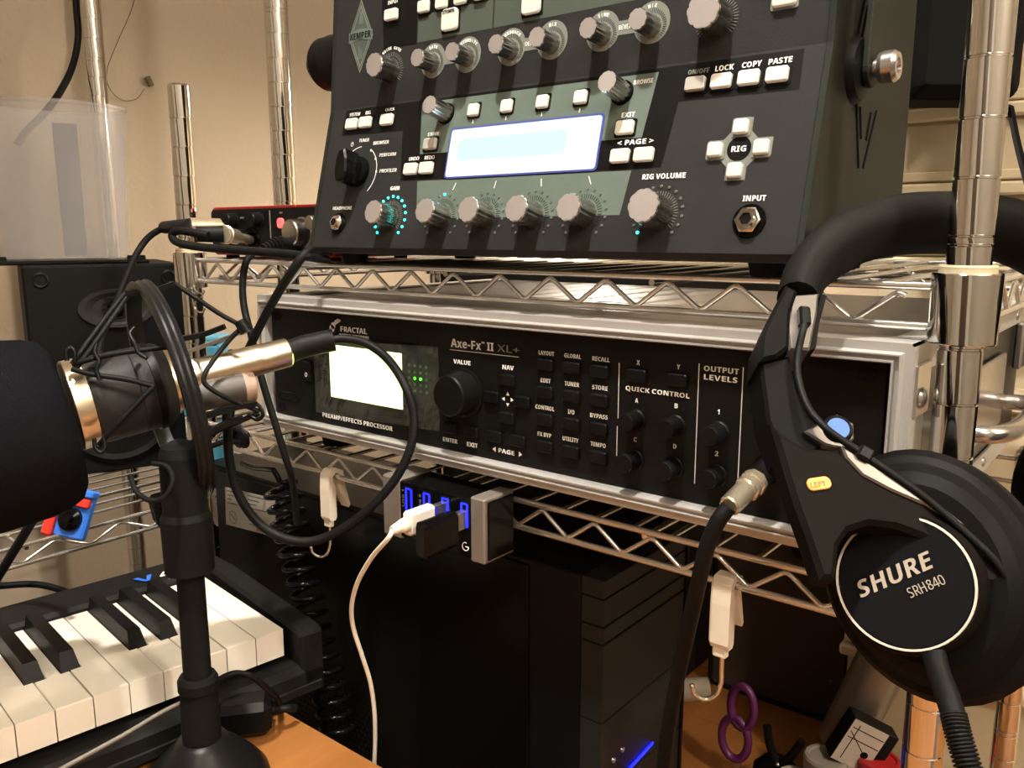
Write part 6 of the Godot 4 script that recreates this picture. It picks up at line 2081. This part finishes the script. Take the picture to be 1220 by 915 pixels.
func scissors() -> void:
	var o := Vector3(0.432, BOARD, -0.300)
	var t := thing("scissors", "purple-handled scissors on the low table beside the tower computer", "scissors", o)
	var m := mat("purple", Color(0.33, 0.10, 0.30), 0.45)
	var st := S()
	for q in [[0.0, 0.036, 0.012, 0.022], [-0.006, 0.0, 0.014, 0.022]]:
		var ring := []
		for k in 20:
			var a := TAU * k / 20
			ring.append(o + Vector3(q[0] + cos(a) * q[2], 0.046 + q[1] + sin(a) * q[3], 0.0))
		tube(st, ring, 0.0042, 8, true)
	part(t, "handle", st, m)
	st = S()
	slab(st, [Vector2(-0.006, 0.0), Vector2(0.0, 0.0), Vector2(0.003, 0.028), Vector2(-0.005, 0.028)], 0.002, Transform3D(Basis(), o + Vector3(0, 0.0, 0)))
	part(t, "blade", st, mat("steel"))
	# black pliers with open handles
	o = Vector3(0.470, BOARD, -0.305)
	t = thing("pliers", "black pliers with open handles lying before the flat case", "pliers", o)
	st = S()
	lathe(st, [Vector2(0.0, 0.0), Vector2(0.024, 0.0), Vector2(0.027, 0.010), Vector2(0.025, 0.028), Vector2(0.014, 0.040), Vector2(0, 0.044)], Transform3D(Basis(), o + Vector3(0, 0, 0)), 24, false, Vector2(1.0, 0.55))
	part(t, "head", st, mat("black_satin"))
	for q in [[-0.012, 0.022], [0.022, 0.014]]:
		st = S()
		tube(st, curve([o + Vector3(0.002, 0.036, 0.006), o + Vector3(q[0] * 0.6, 0.052, 0.006), o + Vector3(q[0], 0.066 + q[1] * 0.3, 0.006)], 5), 0.0042, 10)
		part(t, "handle", st, mat("black_satin"))
	st = S()
	lathe(st, [Vector2(0.0022, -0.001), Vector2(0.0018, 0.001), Vector2(0, 0.0016)], frame_to(o + Vector3(0.002, 0.040, 0.011), o + Vector3(0.002, 0.042, 1.0)), 12)
	part(t, "rivet", st, mat("steel"))


func jar(called: String, label: String, o: Vector3, r: float, h: float, body: Material, lid: Material) -> void:
	var t := thing(called, label, "jar", o)
	var st := S()
	turned(st, [Vector2(0, 0), Vector2(r * 0.94, 0), Vector2(r, 0.003), Vector2(r, h - 0.016), Vector2(r * 0.9, h - 0.012), Vector2(0, h - 0.012)], Transform3D(Basis(), o), 28)
	part(t, "jar_body", st, body)
	st = S()
	turned(st, [Vector2(r * 0.98, h - 0.014), Vector2(r * 1.03, h - 0.013), Vector2(r * 1.03, h - 0.002), Vector2(r * 0.96, h), Vector2(r * 0.80, h), Vector2(r * 0.76, h - 0.0015), Vector2(0, h - 0.0015)], Transform3D(Basis(), o), 30)
	part(t, "jar_lid", st, lid)


func jars() -> void:
	var grey := mat("jar_grey", Color(0.50, 0.47, 0.44), 0.5)
	var white := mat("jar_white", Color(0.62, 0.58, 0.54), 0.5)
	jar("jar", "grey-lidded white jar on the low table right of the pliers", Vector3(0.5150, 0.6260, -0.2978) - Vector3(0, 0.066, 0), 0.0190, 0.066, white, grey)
	jar("jar", "red-capped jar on the low table below the headphones", Vector3(0.5572, 0.6320, -0.3139) - Vector3(0, 0.072, 0), 0.0185, 0.072, white, mat("red_cap", Color(0.62, 0.10, 0.11), 0.45))
	jar("jar", "small white jar at the bottom edge before the pliers", Vector3(0.4945, 0.6060, -0.2804) - Vector3(0, 0.046, 0), 0.0160, 0.046, white, white)
	# printed card box leaning behind the jars
	var t := thing("card_box", "small white and black box with a line drawing, tilted behind the jars", "box", Vector3(0.5401, 0.6411, -0.3150))
	var bs := Basis(Vector3.UP, 0.55) * Basis(Vector3.BACK, -0.45)
	var c := Vector3(0.5401, 0.6411, -0.3150)
	var st := S()
	box(st, c, Vector3(0.044, 0.046, 0.02), 0.001, bs)
	part(t, "carton", st, mat("black_satin"))
	st = S()
	slab(st, [Vector2(-0.021, -0.022), Vector2(0.012, -0.022), Vector2(0.012, 0.022), Vector2(-0.021, 0.022)], 0.0006, Transform3D(bs, c + bs.z * 0.010))
	var fc := part(t, "white_face", st, mat("card_white", Color(0.66, 0.62, 0.57), 0.6))
	st = S()
	for q in [[-0.019, 0.014, 0.011, 0.014], [-0.019, 0.010, 0.0, -0.004], [-0.019, 0.004, 0.011, 0.004], [-0.014, -0.018, -0.014, 0.018]]:
		var a := Vector2(q[0], q[1])
		var b := Vector2(q[2], q[3])
		var n := (b - a).orthogonal().normalized() * 0.0004
		slab(st, [a - n, b - n, b + n, a + n], 0.0002, Transform3D(bs, c + bs.z * 0.0106))
	slab(st, disc(0.0035, 14, Vector2(0.003, -0.006)), 0.0002, Transform3D(bs, c + bs.z * 0.0106))
	part(fc, "drawing", st, mat("void"))
	# metal tube leaning behind, white paper, white cylinder
	t = thing("metal_tube", "grey metal tube leaning behind the card box", "tube", Vector3(0.5131, 0.6110, -0.3520))
	st = S()
	rod(st, Vector3(0.5131, 0.6110, -0.3520), Vector3(0.5559, 0.7460, -0.3520), 0.0225, 0.0225, 26)
	part(t, "tube_body", st, mat("brushed_steel", Color(0.55, 0.51, 0.46), 0.4, 0.85))
	t = thing("roll", "small white roll lying between the tower computer and the flat case", "roll", Vector3(0.405, BOARD + 0.10, -0.25))
	st = S()
	rod(st, Vector3(0.3940, 0.6717, -0.2445), Vector3(0.4138, 0.6733, -0.2607), 0.0105, -1.0, 20)
	part(t, "roll_body", st, mat("roll_white", Color(0.62, 0.58, 0.52), 0.5))
	t = thing("paper_sheet", "white paper sheet on the low table behind the right post", "paper", Vector3(0.640, BOARD + 0.0005, -0.40))
	st = S()
	box(st, Vector3(0.650, BOARD + 0.0008, -0.385), Vector3(0.09, 0.0012, 0.12), 0.0, Basis(Vector3.UP, 0.3))
	part(t, "sheet", st, mat("white_plastic"))


func desk_things() -> void:
	# power adapter lying between the keyboard and the stand
	var o := Vector3(0.2206, 0.7370, 0.1118)
	var t := thing("power_adapter", "small black power adapter on the desk behind the stand's foot", "adapter", o)
	var bs := Basis(Vector3.UP, 0.9)
	var st := S()
	box(st, o + Vector3(0, 0.014, 0), Vector3(0.040, 0.026, 0.026), 0.005, bs)
	part(t, "adapter_body", st, mat("black_satin"))
	st = S()
	tube(st, curve([o + bs * Vector3(0.019, 0.014, 0), o + bs * Vector3(0.030, 0.016, 0.002), o + bs * Vector3(0.036, 0.012, -0.004)], 4), 0.0030, 8)
	part(t, "adapter_lead", st, mat("rubber"))
